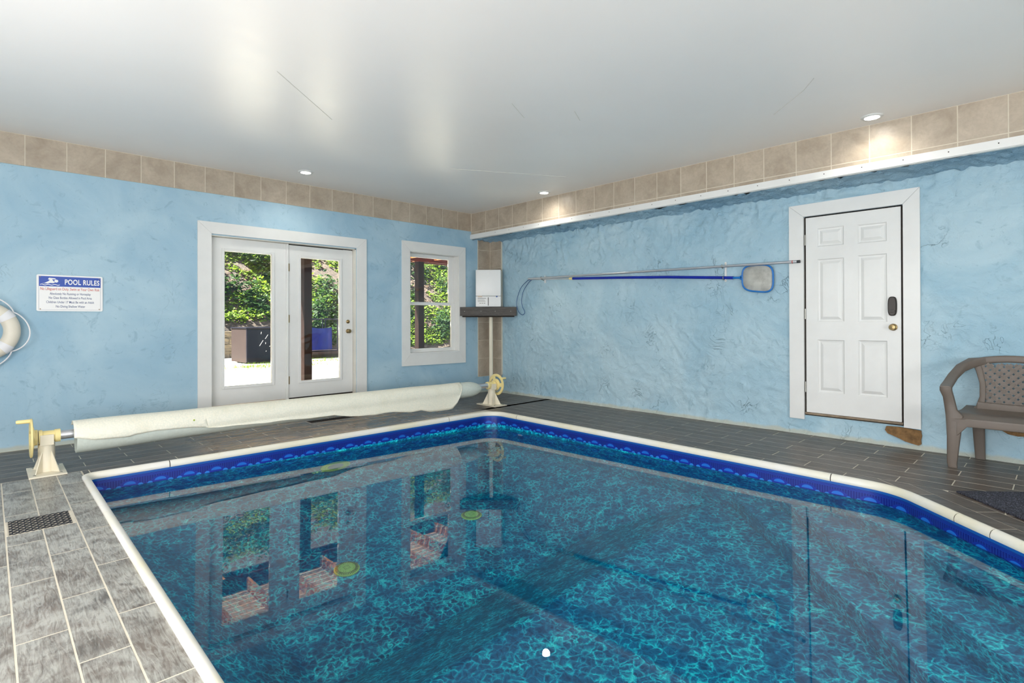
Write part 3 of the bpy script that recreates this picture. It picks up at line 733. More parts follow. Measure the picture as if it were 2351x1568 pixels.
for (a, b_, c, d_) in pan:
    m2 = MB(); rings = [(0, 0), (.010, .010), (.024, .012), (.050, .001), (.056, 0.0)]
    for w, dp in rings: m2.v += [(xf+dp, a+w, c+w), (xf+dp, b_-w, c+w), (xf+dp, b_-w, d_-w), (xf+dp, a+w, d_-w)]
    for i in range(len(rings)-1):
        for k in range(4): m2.f.append((i*4+k, i*4+(k+1) % 4, (i+1)*4+(k+1) % 4, (i+1)*4+k))
    m2.f.append(tuple((len(rings)-1)*4+k for k in range(4))); m2.build('panel', M['white'], leaf)
for z in (2.05, 1.27, .50):
    b = MB(); b.lathe((xf-.006, y1+.006, z-.055), (0, 0, 1), [(0, .007), (.11, .007)], 10); b.box(xf-.003, xf, y1+.001, y1+.014, z-.05, z+.05); b.build('hinge', M['steel'], leaf, smooth=True)
b = MB(); b.frames([((xf+.0, -5.752, 1.335), (0, .036, 0), (0, 0, .092)), ((xf-.022, -5.752, 1.335), (0, .036, 0), (0, 0, .092)), ((xf-.030, -5.752, 1.335), (0, .028, 0), (0, 0, .084))], 24, 3.2); lk = b.build('keypad_lock', M['bronze'], leaf, smooth=True)
b = MB(); b.obox((xf-.036, -5.752, 1.288), (.008, 0, 0), (0, .024, 0), (0, 0, .008)); b.lathe((xf-.028, -5.752, 1.288), (-1, 0, 0), [(0, .016), (.004, .016), (.006, 0)], 16); b.build('thumb_turn', M['bronze'], lk, bevel=.001) if False else b.build('latch', M['bronze'], lk)
b = MB(); b.lathe((xf, -5.757, 1.135), (-1, 0, 0), [(0, .033), (.006, .033), (.012, .018), (.03, .014), (.036, .026), (.05, .03), (.062, .024), (.066, .0)], 28); kb = b.build('knob', M['brass'], leaf, smooth=True)
b = MB(); b.box(xf-.010, XR+.03, y0-.01, y1+.01, .212, .232); b.build('threshold', M['sill'], d2, bevel=.003)
b = MB(); b.box(xf+.004, xf+.02, y0-.012, y0-.001, .234, 2.285); b.box(xf+.004, xf+.02, y1, y1+.014, .234, 2.285); b.box(xf+.004, xf+.02, y0-.01, y1+.01, z1, 2.296); b.build('shadow_gap', M['gap'], d2)
# bare patches where the blue skim has fallen off
def patch(pts, xoff):
    n_ = len(pts); m2 = MB(); vs = []
    for i, (y, z) in enumerate(pts): vs.append((XR-xoff, y, z))
    m2.add(vs+[(XR-xoff+.03, y, z) for y, z in pts], [tuple(range(n_))]+[(i, (i+1) % n_, n_+(i+1) % n_, n_+i) for i in range(n_)]); m2.build('bare_patch', M['plaster'], wB)
patch([(-5.70, .185), (-5.69, .15), (-5.71, .12), (-5.75, .105), (-5.80, .085), (-5.85, .062), (-5.90, .05), (-5.95, .04), (-5.972, .055), (-5.968, .09), (-5.975, .13), (-5.968, .178), (-5.90, .183), (-5.80, .19)], .036)
patch([(-6.46, .285), (-6.52, .262), (-6.56, .235), (-6.62, .225), (-6.72, .235), (-6.85, .21), (-6.95, .25), (-6.9, .30), (-6.7, .31)], .028)
patch([(-6.155, .306), (-6.155, .295), (-6.178, .294), (-6.178, .305)], .02)

# ------------------------------------------------------------------ sign
sg = empty('pool_rules_sign', (-5.183, 0, 1.315), 'white and blue POOL RULES sign screwed to the left part of the blue wall', 'sign')
X0, X1, Z0, Z1 = -5.438, -4.928, 1.314, 1.667
def rrect(x0, x1, z0, z1, r, n_=6):
    pts = []
    for cx_, cz_, a0 in ((x1-r, z1-r, 0), (x0+r, z1-r, 90), (x0+r, z0+r, 180), (x1-r, z0+r, 270)):
        for k in range(n_+1): a = math.radians(a0+90*k/n_); pts.append((cx_+r*math.cos(a), cz_+r*math.sin(a)))
    return pts
def slab_xz(pts, ya, yb, name, mat, parent):
    n_ = len(pts); b = MB(); b.add([(x, ya, z) for x, z in pts]+[(x, yb, z) for x, z in pts], [tuple(range(n_)), tuple(range(n_, 2*n_))[::-1]]+[(i, (i+1) % n_, n_+(i+1) % n_, n_+i) for i in range(n_)])
    return b.build(name, mat, parent)
plate = slab_xz(rrect(X0, X1, Z0, Z1, .014), -.013, -.009, 'plate', M['signwhite'], sg)
slab_xz([(X0+.018, 1.555), (X1-.018, 1.555), (X1-.018, 1.653), (X0+.018, 1.653)], -.0136, -.013, 'blue_header', M['signblue'], sg)
b = MB()
for (a, c, d_, f) in ((X0+.017, X0+.0185, Z0+.012, Z1-.012), (X1-.0185, X1-.017, Z0+.012, Z1-.012), (X0+.017, X1-.017, Z0+.012, Z0+.0135)): b.box(a, c, -.0134, -.013, d_, f)
b.build('border_line', M['signink'], sg)
def text(s, size, x, z, y, mat, parent, name, sx=1.0, bold=0.0, align='CENTER'):
    cu = bpy.data.curves.new(name, 'FONT'); cu.body = s; cu.size = size; cu.align_x = align; cu.extrude = .0003; cu.offset = bold; cu.space_character = 1.09 if bold > .001 else 1.0
    o = bpy.data.objects.new(name, cu); C.objects.link(o); dg = bpy.context.evaluated_depsgraph_get()
    me = bpy.data.meshes.new_from_object(o.evaluated_get(dg)); bpy.data.objects.remove(o)
    me.transform(Matrix.Rotation(math.pi/2, 4, 'X') @ Matrix.Diagonal((sx, 1, 1, 1)))
    me.materials.clear(); me.materials.append(mat); ob = bpy.data.objects.new(name, me); C.objects.link(ob); ob.parent = parent; ob.location = Vector((x, y, z))-wloc(parent); return ob
text('POOL RULES', .070, -5.092, 1.578, -.0141, M['signwhite'], sg, 'heading_lettering', .645, .0018)
LX = 1.09
lines = [('No Lifeguard on Duty, Swim at Your Own Risk', 1.519, .0375, M['signred'], .58), ('Absolutely No Running or Horseplay', 1.474, .032, M['signink'], .60), ('No Glass Bottles Allowed in Pool Area', 1.434, .032, M['signink'], .60), ('Children Under 17 Must Be with an Adult', 1.392, .032, M['signink'], .62), ('No Diving Shallow Water', 1.350, .032, M['signink'], .62)]
for s_, z, size, m_, sx in lines: text(s_, size, -5.183, z, -.0134, m_, sg, 'lettering', sx*LX, .0003)
def poly_emblem(pts, name='swimmer_emblem'):
    slab_xz(pts, -.0142, -.0138, name, M['signwhite'], sg)
ex, ez = -5.41, 1.578
poly_emblem([(ex+.01, ez+.006), (ex+.03, ez+.008), (ex+.058, ez+.026), (ex+.070, ez+.038), (ex+.056, ez+.046), (ex+.064, ez+.060), (ex+.112, ez+.056), (ex+.113, ez+.046), (ex+.086, ez+.046), (ex+.096, ez+.030), (ex+.108, ez+.016), (ex+.094, ez+.008), (ex+.075, ez+.010), (ex+.05, ez+.004)])
poly_emblem([(ex+.118+.015*math.cos(2*math.pi*k/16), ez+.030+.0145*math.sin(2*math.pi*k/16)) for k in range(16)])
poly_emblem([(ex-.002+.146*k/20, ez-.004+.004*math.sin(k*.95)) for k in range(21)]+[(ex-.002+.146*k/20, ez-.010+.004*math.sin(k*.95)) for k in range(20, -1, -1)])
for x, z in ((X0+.028, Z1-.022), (X1-.028, Z1-.022), (X0+.028, Z0+.02), (X1-.028, Z0+.02)):
    b = MB(); b.lathe((x, -.013, z), (0, -1, 0), [(0, .005), (.002, .004), (.003, 0)], 10); b.build('screw', M['brass'], sg, smooth=True)

# ------------------------------------------------------------------ life ring
lr = empty('life_ring', (-5.823, -.06, .85), 'off-white ring buoy with white straps and rope hanging at left edge', 'life ring')
lc = Vector((-5.823, -.066, 1.125)); R_, r_ = .213, .062
b = MB(); b.frames([(lc+Vector((math.cos(a), 0, math.sin(a)))*R_, Vector((math.cos(a), 0, math.sin(a)))*r_, (0, r_*.85, 0)) for a in [2*math.pi*k/64 for k in range(64)]], 18, 2, False, True); b.build('foam_ring', M['ringfoam'], lr, smooth=True)
for a0 in (38, 142, 218, 318):
    b = MB(); fr = []
    for k in range(7): a = math.radians(a0-8+16*k/6); fr.append((lc+Vector((math.cos(a), 0, math.sin(a)))*R_, Vector((math.cos(a), 0, math.sin(a)))*(r_+.004), (0, r_*.85+.004, 0)))
    b.frames(fr, 18); b.build('strap', M['strap'], lr, smooth=True)
for a0, a1 in ((38, -42), (142, 38), (218, 142), (318, 218)):
    pts = []
    for k in range(25):
        f = k/24; a = math.radians(a0+(a1-a0)*f); rr_ = .282+.055*math.sin(math.pi*f)**.8; pts.append(lc+Vector((math.cos(a)*rr_, .02*math.sin(f*7), math.sin(a)*rr_-.012*math.sin(math.pi*f))))
    b = MB(); b.tube(pts, .006, 8); b.build('rope', M['strap'], lr, smooth=True)
b = MB(); b.lathe((-5.823, 0.004, 1.42), (0, -1, 0), [(0, .012), (.06, .012), (.07, .02), (.075, 0)], 12); b.build('hook', M['steel'], lr, smooth=True)

# ------------------------------------------------------------------ ceiling lights
for i, (x, y, lab) in enumerate(((-3.06, -.60, 'round recessed ceiling light above the french doors'), (-.245, -1.87, 'round recessed ceiling light nearest the tiled room corner'), (-.225, -5.73, 'round recessed ceiling light in front of the panel door, near the frieze'),
        (-5.9, -4.6, None), (-5.9, -8.6, None), (-3.1, -9.9, None), (-.3, -9.4, None))):
    if lab is None: lab = ['round recessed ceiling light behind the viewer on the left', 'round recessed ceiling light in the far left of the unseen end', 'round recessed ceiling light in the middle of the unseen end', 'round recessed ceiling light in the right of the unseen end'][i-3]
    t_ = empty('recessed_light', (x, y, H), lab, 'light', 'recessed lights round the ceiling edge')
    b = MB(); b.lathe((x, y, H), (0, 0, -1), [(0, .085), (.004, .085), (.010, .078), (.012, .058), (.004, .055), (.003, .055)], 40); b.build('trim_ring', M['white'], t_, smooth=True)
    b = MB(); b.lathe((x, y, H-.004), (0, 0, -1), [(0, .054), (.004, .054), (.006, .04), (.007, 0)], 32); b.build('diffuser', M['lamp'], t_, smooth=True)
    ld = bpy.data.lights.new('bulb', 'SPOT'); ld.energy = 14; ld.spot_size = math.radians(150); ld.spot_blend = .7; ld.shadow_soft_size = .05; ld.color = (1, .95, .87)
    lo = bpy.data.objects.new('bulb', ld); lo.location = (0, 0, -.03); lo.parent = t_; C.objects.link(lo)

# ------------------------------------------------------------------ corner shelf, dehumidifier, pipe
pA, pBv = Vector((-.240, -.006, 0)), Vector((XR-.03, -.662, 0)); sdir = (pBv-pA).normalized(); snor = Vector((sdir.y, -sdir.x, 0)); snor = snor if snor.dot(Vector((-1, -1, 0))) > 0 else -snor
sh = empty('corner_shelf', ((pA+pBv)/2+Vector((0, 0, 1.30))), 'dark stained corner shelf with a deep front board, below the white appliance', 'shelf')
mid = (pA+pBv)/2; L = (pBv-pA).length/2
b = MB(); b.obox(mid+Vector((0, 0, 1.358))+snor*.02, sdir*(L-.0), snor*.018, (0, 0, .072)); b.build('front_board', M['board'], sh, bevel=.002)
b = MB(); q0, q1 = pA-snor*.0, pBv; b.prism([(q0.x+.01, q0.y), (q1.x, q1.y+.01), (XR-.035, -.02), (.0, -.016)], 1.392, 1.425); b.build('shelf_top', M['board'], sh)
b = MB(); b.obox(mid+Vector((0, 0, 1.278))-snor*.012, sdir*(L-.035), snor*.02, (0, 0, .012)); b.build('lower_batten', M['gap'], sh)
for f in (-.84, -.25, .25, .80):
    b = MB(); c = mid+sdir*L*f+snor*.038+Vector((0, 0, 1.36)); b.lathe(c, snor, [(0, .0055), (.002, .005), (.003, 0)], 10); b.build('screw', M['steel'], sh)
dh = empty('dehumidifier', mid-snor*.10+Vector((0, 0, 1.425)), 'white upright dehumidifier standing on the dark corner shelf', 'dehumidifier')
c = mid-snor*.11+Vector((0, 0, 1.43+.305)); hw = .205
b = MB(); b.obox(c+Vector((0, 0, .09)), sdir*hw, snor*.125, (0, 0, .214)); b.build('upper_body', M['appliance'], dh, smooth=True, bevel=.012)
b = MB(); b.obox(c+Vector((0, 0, -.214)), sdir*hw, snor*.125, (0, 0, .088)); 
b = MB(); b.obox(c+Vector((0, 0, -.2135)), sdir*hw, snor*.125, (0, 0, .0875)); bk = b.build('water_bucket', M['appliance'], dh, smooth=True, bevel=.010)
fc = c+snor*.1255
def strip(dx, dz, w, h, name, mat, parent):
    b = MB(); b.obox(fc+sdir*dx+Vector((0, 0, dz)), sdir*w/2, snor*.0012, (0, 0, h/2)); return b.build(name, mat, parent)
strip(0.0, -.215, .012, .135, 'level_window', M['print_dark'], bk)
strip(-.105, -.163, .135, .007, 'print_bar', M['print_dark'], bk); strip(-.135, -.133, .072, .024, 'print_block', M['print_tan'], bk)
for k in range(4): strip(-.118+.004*k, -.185-.011*k, .11+.006*k, .004, 'print_line', M['print_grey'], bk)
for k in range(3): strip(-.13+.035*k, -.243, .026, .010, 'print_line', M['print_grey'], bk)
strip(.14, -.135, .022, .024, 'blue_mark', M['print_blue'], bk); strip(0, .235, .035, .005, 'badge', M['signwhite'], dh)
pp = MB(); pp.lathe((.17, -.42+.12, 0), (0, 0, 1), [(0.0, .032), (1.268, .032)], 20); tag(pp.build('white_pipe', M['ivory'], smooth=True), 'white plastic pipe standing under the corner shelf', 'pipe')

# ------------------------------------------------------------------ reel and rolled cover
def reel_stand(x, sgn, lab):
    ye, ze = -1.165, .285
    t_ = empty('reel_stand', (x, ye, 0), lab, 'reel stand', 'reel stands of the pool cover')
    b = MB(); b.box(x-.115, x+.115, ye-.20, ye+.20, 0.0005, .012); bp_ = b.build('base_plate', M['ivory'], t_, bevel=.003)
    b = MB(); b.lathe((x, ye, .012), (0, 0, 1), [(0, .056), (.10, .054), (.215, .053)], 28); b.build('post', M['ivory'], t_, smooth=True)
    for a in (45, 135, 225, 315):
        ca, sa = math.cos(math.radians(a)), math.sin(math.radians(a)); dx, dy = ca*.7+.0, sa*1.1; dd = Vector((dx, dy, 0)).normalized(); tt = dd.cross(Vector((0, 0, 1)))*.003
        p0 = Vector((x, ye, .012))+dd*.04; p1 = Vector((x, ye, .012))+dd*.135; p2 = Vector((x, ye, .19))+dd*.045
        b = MB(); b.add([p0-tt, p1-tt, p2-tt, p0+tt, p1+tt, p2+tt], [(0, 1, 2), (3, 5, 4), (0, 3, 4, 1), (1, 4, 5, 2), (2, 5, 3, 0)]); b.build('gusset', M['ivory'], t_)
    for dx in (-.08, .08):
        for dy in (-.15, .15): b = MB(); b.lathe((x+dx, ye+dy, .012), (0, 0, 1), [(0, .009), (.005, .009), (.008, .004), (.009, 0)], 8); b.build('bolt', M['steel'], bp_)
    b = MB(); b.box(x-.043, x+.043, ye-.060, ye+.060, .222, .305); b.build('saddle', M['ivory'], t_, bevel=.004)
    s = sgn   # +1: wheel toward +x
    b = MB(); b.lathe((x-s*.085, ye, ze), (s, 0, 0), [(0, .052), (.035, .052), (.037, .046), (.11, .046), (.112, .056), (.135, .056)], 28); b.build('bearing', M['cream'], t_, smooth=True)
    xw = x+s*.055
    b = MB(); b.lathe((xw, ye, ze), (s, 0, 0), [(0, .062), (.02, .062), (.022, .085), (.034, .085), (.036, .04), (.045, 0)], 32); wh = b.build('wheel_hub', M['cream'], t_, smooth=True)
    b = MB(); xr = xw+s*.038
    b.frames([(Vector((xr, ye, ze))+Vector((0, math.cos(a), math.sin(a)))*.135, Vector((0, math.cos(a), math.sin(a)))*.020, (.009, 0, 0)) for a in [2*math.pi*k/48 for k in range(48)]], 8, 3.5, False, True)
    for a in (60, 180, 300):
        v = Vector((0, math.cos(math.radians(a)), math.sin(math.radians(a)))); w = Vector((0, -v.z, v.y))
        b.frames([(Vector((xr, ye, ze))+v*.05, w*.035, (.008, 0, 0)), (Vector((xr, ye, ze))+v*.09, w*.024, (.008, 0, 0)), (Vector((xr, ye, ze))+v*.125, w*.04, (.008, 0, 0))], 8, 3.5)
    b.build('hand_wheel', M['cream'], t_, smooth=True)
    b = MB(); hy = ye-.03 if s < 0 else ye-.10; hz = ze+.140 if s < 0 else ze+.092
    b.lathe((xr, hy, hz), (s, 0, 0), [(0, .013), (.01, .016), (.08, .015), (.09, .011), (.092, 0)], 16); b.build('crank_handle', M['cream'], t_, smooth=True)
    return t_
reel_stand(-5.432, -1, 'cream reel stand with hand wheel at the left end of the cover roll')
reel_stand(-.60, 1, 'cream reel stand with hand wheel at the corner end of the cover roll')
rt = MB(); rt.lathe((-5.36, -1.165, .285), (1, 0, 0), [(0, .036), (4.70, .036)], 20); rtube = rt.build('reel_tube', M['alu'], smooth=True); tag(rtube, 'silver reel tube running through the rolled pool cover', 'tube')
cv = empty('pool_cover_roll', (-3.1, -1.2, .1), 'rolled translucent white bubble pool cover along the back deck', 'pool cover')
def roll_sec(x):
    f = (x+5.25)/4.44
    r = .122-.018*f+.006*noise.noise(Vector((x*1.7, 0, 0)))
    zc_ = .262-.003*f; yc = -1.172
    return yc, zc_, r
mb = MB(); nseg, nr = 110, 30
for i in range(nseg+1):
    x = -5.25+4.42*i/nseg; yc, zc_, r = roll_sec(x); sc_ = 1.0
    if i > nseg-6: sc_ = math.sqrt(max(.0, 1-((i-(nseg-6))/6.4)**2))
    for k in range(nr):
        a = 2*math.pi*k/nr; rad = r*sc_*(1+.02*math.sin(a*3+x*2))
        dz = math.sin(a)*rad
        if dz < 0 and x < -2.5: dz *= 1+.14*min(1, (-2.5-x)/2.5)
        mb.v.append((x, yc+math.cos(a)*rad, zc_+dz))
for i in range(nseg):
    for k in range(nr): mb.f.append((i*nr+k, i*nr+(k+1) % nr, (i+1)*nr+(k+1) % nr, (i+1)*nr+k))
mb.build('rolled_layers', M['underlay'], cv, smooth=True)
# outer flap, z of its lower front edge given along x
edge = [(-5.27, .265), (-5.15, .235), (-5.0, .225), (-4.90, .222), (-4.86, .235), (-4.70, .245), (-4.45, .235), (-4.2, .205), (-4.0, .200), (-3.80, .190), (-3.55, .19), (-3.3, .175), (-3.05, .175), (-2.85, .135), (-2.55, .115), (-2.3, .12), (-2.05, .085), (-1.9, .09), (-1.75, .055), (-1.62, .05), (-1.50, .045), (-1.40, .055), (-1.32, .12), (-1.26, .22), (-1.21, .33), (-1.19, .372)]
def eint(x):
    for (a, za), (b_, zb_) in zip(edge[:-1], edge[1:]):
        if a <= x <= b_: return za+(zb_-za)*(x-a)/(b_-a)
    return edge[-1][1]
mb = MB(); nfx, nfy = 200, 22
for i in range(nfx+1):
    x = -5.27+(-1.19+5.27)*i/nfx; yc, zc_, r = roll_sec(x); r += .008; ze_ = eint(x)+.006*noise.noise(Vector((x*6, 2, 0)))
    for j in range(nfy+1):
        f = j/nfy          # 0 = behind the top, 1 = lower front edge
        a0 = math.radians(150); z_sw = zc_
        amax = math.pi+math.asin(max(-1, min(1, (zc_-ze_)/r))) if ze_ > zc_-r*.35 else None
        if amax is not None:
            a = math.radians(40)+(amax-math.radians(40))*f; y, z = yc+math.cos(a)*r, zc_+math.sin(a)*r
        else:
            asw = math.pi+math.asin(.35); fs = .72
            if f < fs: a = math.radians(40)+(asw-math.radians(40))*f/fs; y, z = yc+math.cos(a)*r, zc_+math.sin(a)*r
            else:
                g_ = (f-fs)/(1-fs); y0_, z0_ = yc+math.cos(asw)*r, zc_+math.sin(asw)*r; z = z0_+(ze_-z0_)*g_; y = y0_-.012*g_
        if y < yc: y -= .004*noise.noise(Vector((x*3, z*6, 4)))
        mb.v.append((x, y, z))
for i in range(nfx):
    for j in range(nfy): k = i*(nfy+1)+j; mb.f.append((k, k+1, k+nfy+2, k+nfy+1))
fl = mb.build('loose_flap', M['cover'], cv, smooth=True); md = fl.modifiers.new('thick', 'SOLIDIFY'); md.thickness = .003
b = MB(); b.add([(-4.36, -1.306, .318)], []) if False else b.lathe((-4.41, -1.300, .300), (0, -1, .2), [(0, .008), (.004, .007), (.005, 0)], 10); b.build('green_speck', simple('green_speck', lin(150, 175, 50), .5), cv)

# ------------------------------------------------------------------ poles, net, brackets on the right wall
def P(y, z, off=.05): return (XR-off, y, z)
o_ = MB(); o_.tube([P(-.985, 1.868, .085), P(-4.945, 1.822, .085)], .0145, 14); sp = empty('telescopic_pole', P(-.985, 1.868), 'long silver telescopic pole resting on wall brackets, ending over the door casing', 'pole')
o_.build('shaft', M['alu'], sp, smooth=True)
b = MB(); b.tube([P(-4.85, 1.823, .085), P(-4.93, 1.822, .085)], .017, 14); b.build('end_sleeve', M['alu'], sp, smooth=True)
b = MB(); b.tube([P(-4.93, 1.822, .085), P(-4.96, 1.8217, .085)], .0155, 14); b.build('end_cap', M['black'], sp, smooth=True)
b = MB(); b.tube([P(-4.883, 1.8226, .085), P(-4.891, 1.8225, .085)], .0175, 14); b.build('red_band', M['signred'], sp, smooth=True)
nt_ = empty('leaf_skimmer', P(-2.6, 1.75), 'blue poled pool skimmer net hanging flat against the blue wall', 'skimmer net')
b = MB(); b.tube([P(-1.0, 1.862, .05), P(-1.80, 1.826, .05)], .013, 12); b.build('inner_tube', M['alu'], nt_, smooth=True)
b = MB(); b.tube([P(-1.80, 1.826, .05), P(-1.86, 1.823, .05)], .019, 12); b.build('lock_collar', M['cream'], nt_, smooth=True)
b = MB(); b.tube([P(-1.86, 1.823, .05), P(-2.6, 1.792, .05), P(-3.4, 1.752, .05), P(-4.235, 1.694, .05)], .0175, 14); b.build('blue_shaft', M['bluepole'], nt_, smooth=True)
b = MB(); b.tube([P(-4.235, 1.694, .05), P(-4.32, 1.690, .05)], .013, 12)
b.tube([P(-4.30, 1.691, .05), P(-4.335, 1.715, .05)], .008, 8); b.tube([P(-4.30, 1.691, .05), P(-4.335, 1.665, .05)], .008, 8); b.build('socket', M['netblue'], nt_, smooth=True)
cyN, czN, hw_, hh_ = -4.508, 1.672, .168, .148
loop = []
for k in range(48):
    a = 2*math.pi*k/48; c_, s_ = math.cos(a), math.sin(a); yy = math.copysign(abs(c_)**.55, c_)*hw_; zz = math.copysign(abs(s_)**.55, s_)*hh_
    zz *= 1.0+.06*(yy/hw_); loop.append(P(cyN-yy, czN+zz-.012*(yy/hw_), .052))
b = MB(); b.tube(loop, .0095, 10, close=True); b.build('hoop', M['netblue'], nt_, smooth=True)
b = MB(); cen = len(b.v); b.v.append(P(cyN, czN, .040))
b.v += [(p[0], p[1], p[2]) for p in loop]; b.f += [(0, 1+i, 1+(i+1) % 48) for i in range(48)]
nm = b.build('net_screen', M['net'], nt_, smooth=True); nm.modifiers.new('thick', 'SOLIDIFY').thickness = .002
hs = MB(); pts = [P(-.99, 1.855), P(-.93, 1.84), P(-.80, 1.75), P(-.72, 1.62), P(-.685, 1.50), P(-.70, 1.40), P(-.76, 1.325), P(-.82, 1.30), P(-.865, 1.325), P(-.86, 1.37), P(-.825, 1.42), P(-.80, 1.50), P(-.815, 1.62), P(-.87, 1.72), P(-.96, 1.81), P(-1.02, 1.85)]
def cr(pts, k=6):
    Q = [Vector(p) for p in pts]; Q = [Q[0]*2-Q[1]]+Q+[Q[-1]*2-Q[-2]]; out = []
    for i in range(1, len(Q)-2):
        for j in range(k):
            t_ = j/k; out.append(.5*((2*Q[i])+(-Q[i-1]+Q[i+1])*t_+(2*Q[i-1]-5*Q[i]+4*Q[i+1]-Q[i+2])*t_*t_+(-Q[i-1]+3*Q[i]-3*Q[i+1]+Q[i+2])*t_**3))
    out.append(Q[-2]); return out
hs.tube(cr(pts), .0045, 8); tag(hs.build('wall_cord', simple('dark_blue_cord', lin(24, 70, 130), .4), smooth=True), 'thin dark blue cord looped below the left end of the poles', 'cord')
for y, z0_, z1_, lab in ((-1.285, 1.79, 1.90, 'small white pole bracket at the corner end of the poles'), (-4.135, 1.655, 1.885, 'tall white pole bracket beside the skimmer net')):
    t_ = empty('pole_bracket', P(y, z0_, 0), lab, 'bracket', 'wall brackets holding the poles')
    b = MB(); b.box(XR-.028, XR-.004, y-.010, y+.010, z0_, z1_); b.build('back_strip', M['white'], t_, bevel=.002)
    for z, xo in ((1.865 if y > -2 else 1.833, .085), (1.853 if y > -2 else 1.700, .05)):
        b = MB(); b.tube([(XR-xo-.024*math.cos(a), y+.01, z+.024*math.sin(a)) for a in [math.radians(q) for q in range(-140, 80, 20)]], .0045, 8); b.build('clip', M['steel'], t_, smooth=True)
    for z in (z0_+.012, z1_-.02): b = MB(); b.lathe((XR-.0285, y, z), (-1, 0, 0), [(0, .004), (.002, .003), (.003, 0)], 8); b.build('screw', M['brass'], t_)

# ------------------------------------------------------------------ resin chair
ch = empty('resin_armchair', (.13, -6.6, 0), 'taupe resin armchair with basket-weave back standing against the right wall', 'chair')
def K(s, f, z): return Vector((.15-f, -6.60+s, z))     # s: toward the back wall, f: forward (toward the pool)
RM = M['resin']
def seg(pts, name, n_=14, p=4):   # pts: (s,f,z, half-width along s, half-depth along f, half z) boxes swept
    fr = [(K(*q[:3]), Vector(q[3]), Vector(q[4])) for q in pts]; b = MB(); b.frames(fr, n_, p); return b.build(name, RM, ch, smooth=True)
Sx = lambda w: (0, w, 0)
Fx = lambda w: (w, 0, 0)
Zx = lambda w: (0, 0, w)
for sg_ in (1, -1):
    # front leg running up into the arm support
    seg([(sg_*.345, .262, .0, Sx(.030), Fx(.020)), (sg_*.350, .262, .03, Sx(.033), Fx(.022)), (sg_*.338, .262, .25, Sx(.044), Fx(.028)), (sg_*.332, .258, .42, Sx(.058), Fx(.032)), (sg_*.355, .255, .47, Sx(.040), Fx(.032)), (sg_*.370, .262, .57, Sx(.036), Fx(.034)), (sg_*.385, .275, .625, Sx(.040), Fx(.038)), (sg_*.385, .275, .655, Sx(.040), Fx(.038))], 'front_leg')
    # rear leg
    seg([(sg_*.215, -.235, 0, Sx(.034), Fx(.016)), (sg_*.222, -.228, .2, Sx(.040), Fx(.018)), (sg_*.228, -.20, .42, Sx(.044), Fx(.022))], 'rear_leg')
    # arm
    seg([(sg_*.385, .300, .645, Sx(.036), Zx(.018)), (sg_*.385, .26, .655, Sx(.040), Zx(.018)), (sg_*.382, .15, .675, Sx(.038), Zx(.020)), (sg_*.365, .04, .725, Sx(.036), Zx(.024)), (sg_*.325, -.07, .79, Sx(.034), Zx(.034)), (sg_*.26, -.16, .835, Sx(.034), Zx(.040)), (sg_*.20, -.205, .848, Sx(.03), Zx(.030))], 'arm')
    # back stile, bowing outward
    seg([(sg_*.245, -.10, .42, Sx(.040), Fx(.016)), (sg_*.205, -.12, .47, Sx(.028), Fx(.014)), (sg_*.190, -.14, .55, Sx(.020), Fx(.013)), (sg_*.192, -.165, .66, Sx(.020), Fx(.012)), (sg_*.215, -.19, .77, Sx(.024), Fx(.012)), (sg_*.235, -.20, .83, Sx(.030), Fx(.014))], 'back_stile')
seg([(.24*s_, -.205-.03*(1-s_*s_), .842+.030*(1-s_*s_), Fx(.016), Zx(.030)) for s_ in [-1+.2*k for k in range(11)]], 'top_rail')
seg([(.22*s_, -.105-.03*(1-s_*s_), .475-.010*(1-s_*s_), Fx(.014), Zx(.035)) for s_ in [-1+.2*k for k in range(11)]], 'bottom_rail')
# seat with a dished top and a front apron
b = MB(); ns_, nf_ = 24, 16
def seatz(s_, f_): return .445-.022*math.exp(-((s_/.2)**2+((f_-.03)/.17)**2))-(.045*max(0, (f_-.2)/.09)**2)+.02*max(0, (-f_-.02)/.15)
for lay in (0, -.022):
    for i in range(ns_+1):
        for j in range(nf_+1):
            f_ = -.17+.46*j/nf_; hwid = .30+.05*(j/nf_); s_ = (-1+2*i/ns_)*hwid; f2 = f_+(.018*(1-(s_/hwid)**2) if j == nf_ else 0); b.v.append(tuple(K(s_, f2, seatz(s_, f_)+lay)))
q = (ns_+1)*(nf_+1)
for lay in (0, 1):
    for i in range(ns_):
        for j in range(nf_): k = lay*q+i*(nf_+1)+j; b.f.append((k, k+1, k+nf_+2, k+nf_+1))
for j in range(nf_):
    b.f.append((j, j+1, q+j+1, q+j)); k = ns_*(nf_+1)+j; b.f.append((k, k+1, q+k+1, q+k))
for i in range(ns_):
    for j in (0, nf_): k = i*(nf_+1)+j; b.f.append((k, k+nf_+1, q+k+nf_+1, q+k))
b.build('seat', RM, ch, smooth=True)
b = MB(); ap = []
for k in range(21):
    s_ = -1+.1*k; ap.append((K(.315*s_, .285+.015*(1-s_*s_), .375+.004*(1-s_*s_)+(.0-.05*max(0, abs(s_)-.8)/.2)), Vector((.008, 0, 0)), Vector((0, 0, .034+.03*max(0, abs(s_)-.8)/.2))))
b.frames(ap, 10, 4); b.build('front_apron', RM, ch, smooth=True)
for sg_ in (1, -1):
    b = MB(); b.frames([(K(sg_*.325, .26, .40), Vector((0, .008, 0)), Vector((0, 0, .03))), (K(sg_*.29, .0, .41), Vector((0, .008, 0)), Vector((0, 0, .025))), (K(sg_*.245, -.2, .41), Vector((0, .008, 0)), Vector((0, 0, .025)))], 8, 4); b.build('side_apron', RM, ch, smooth=True)
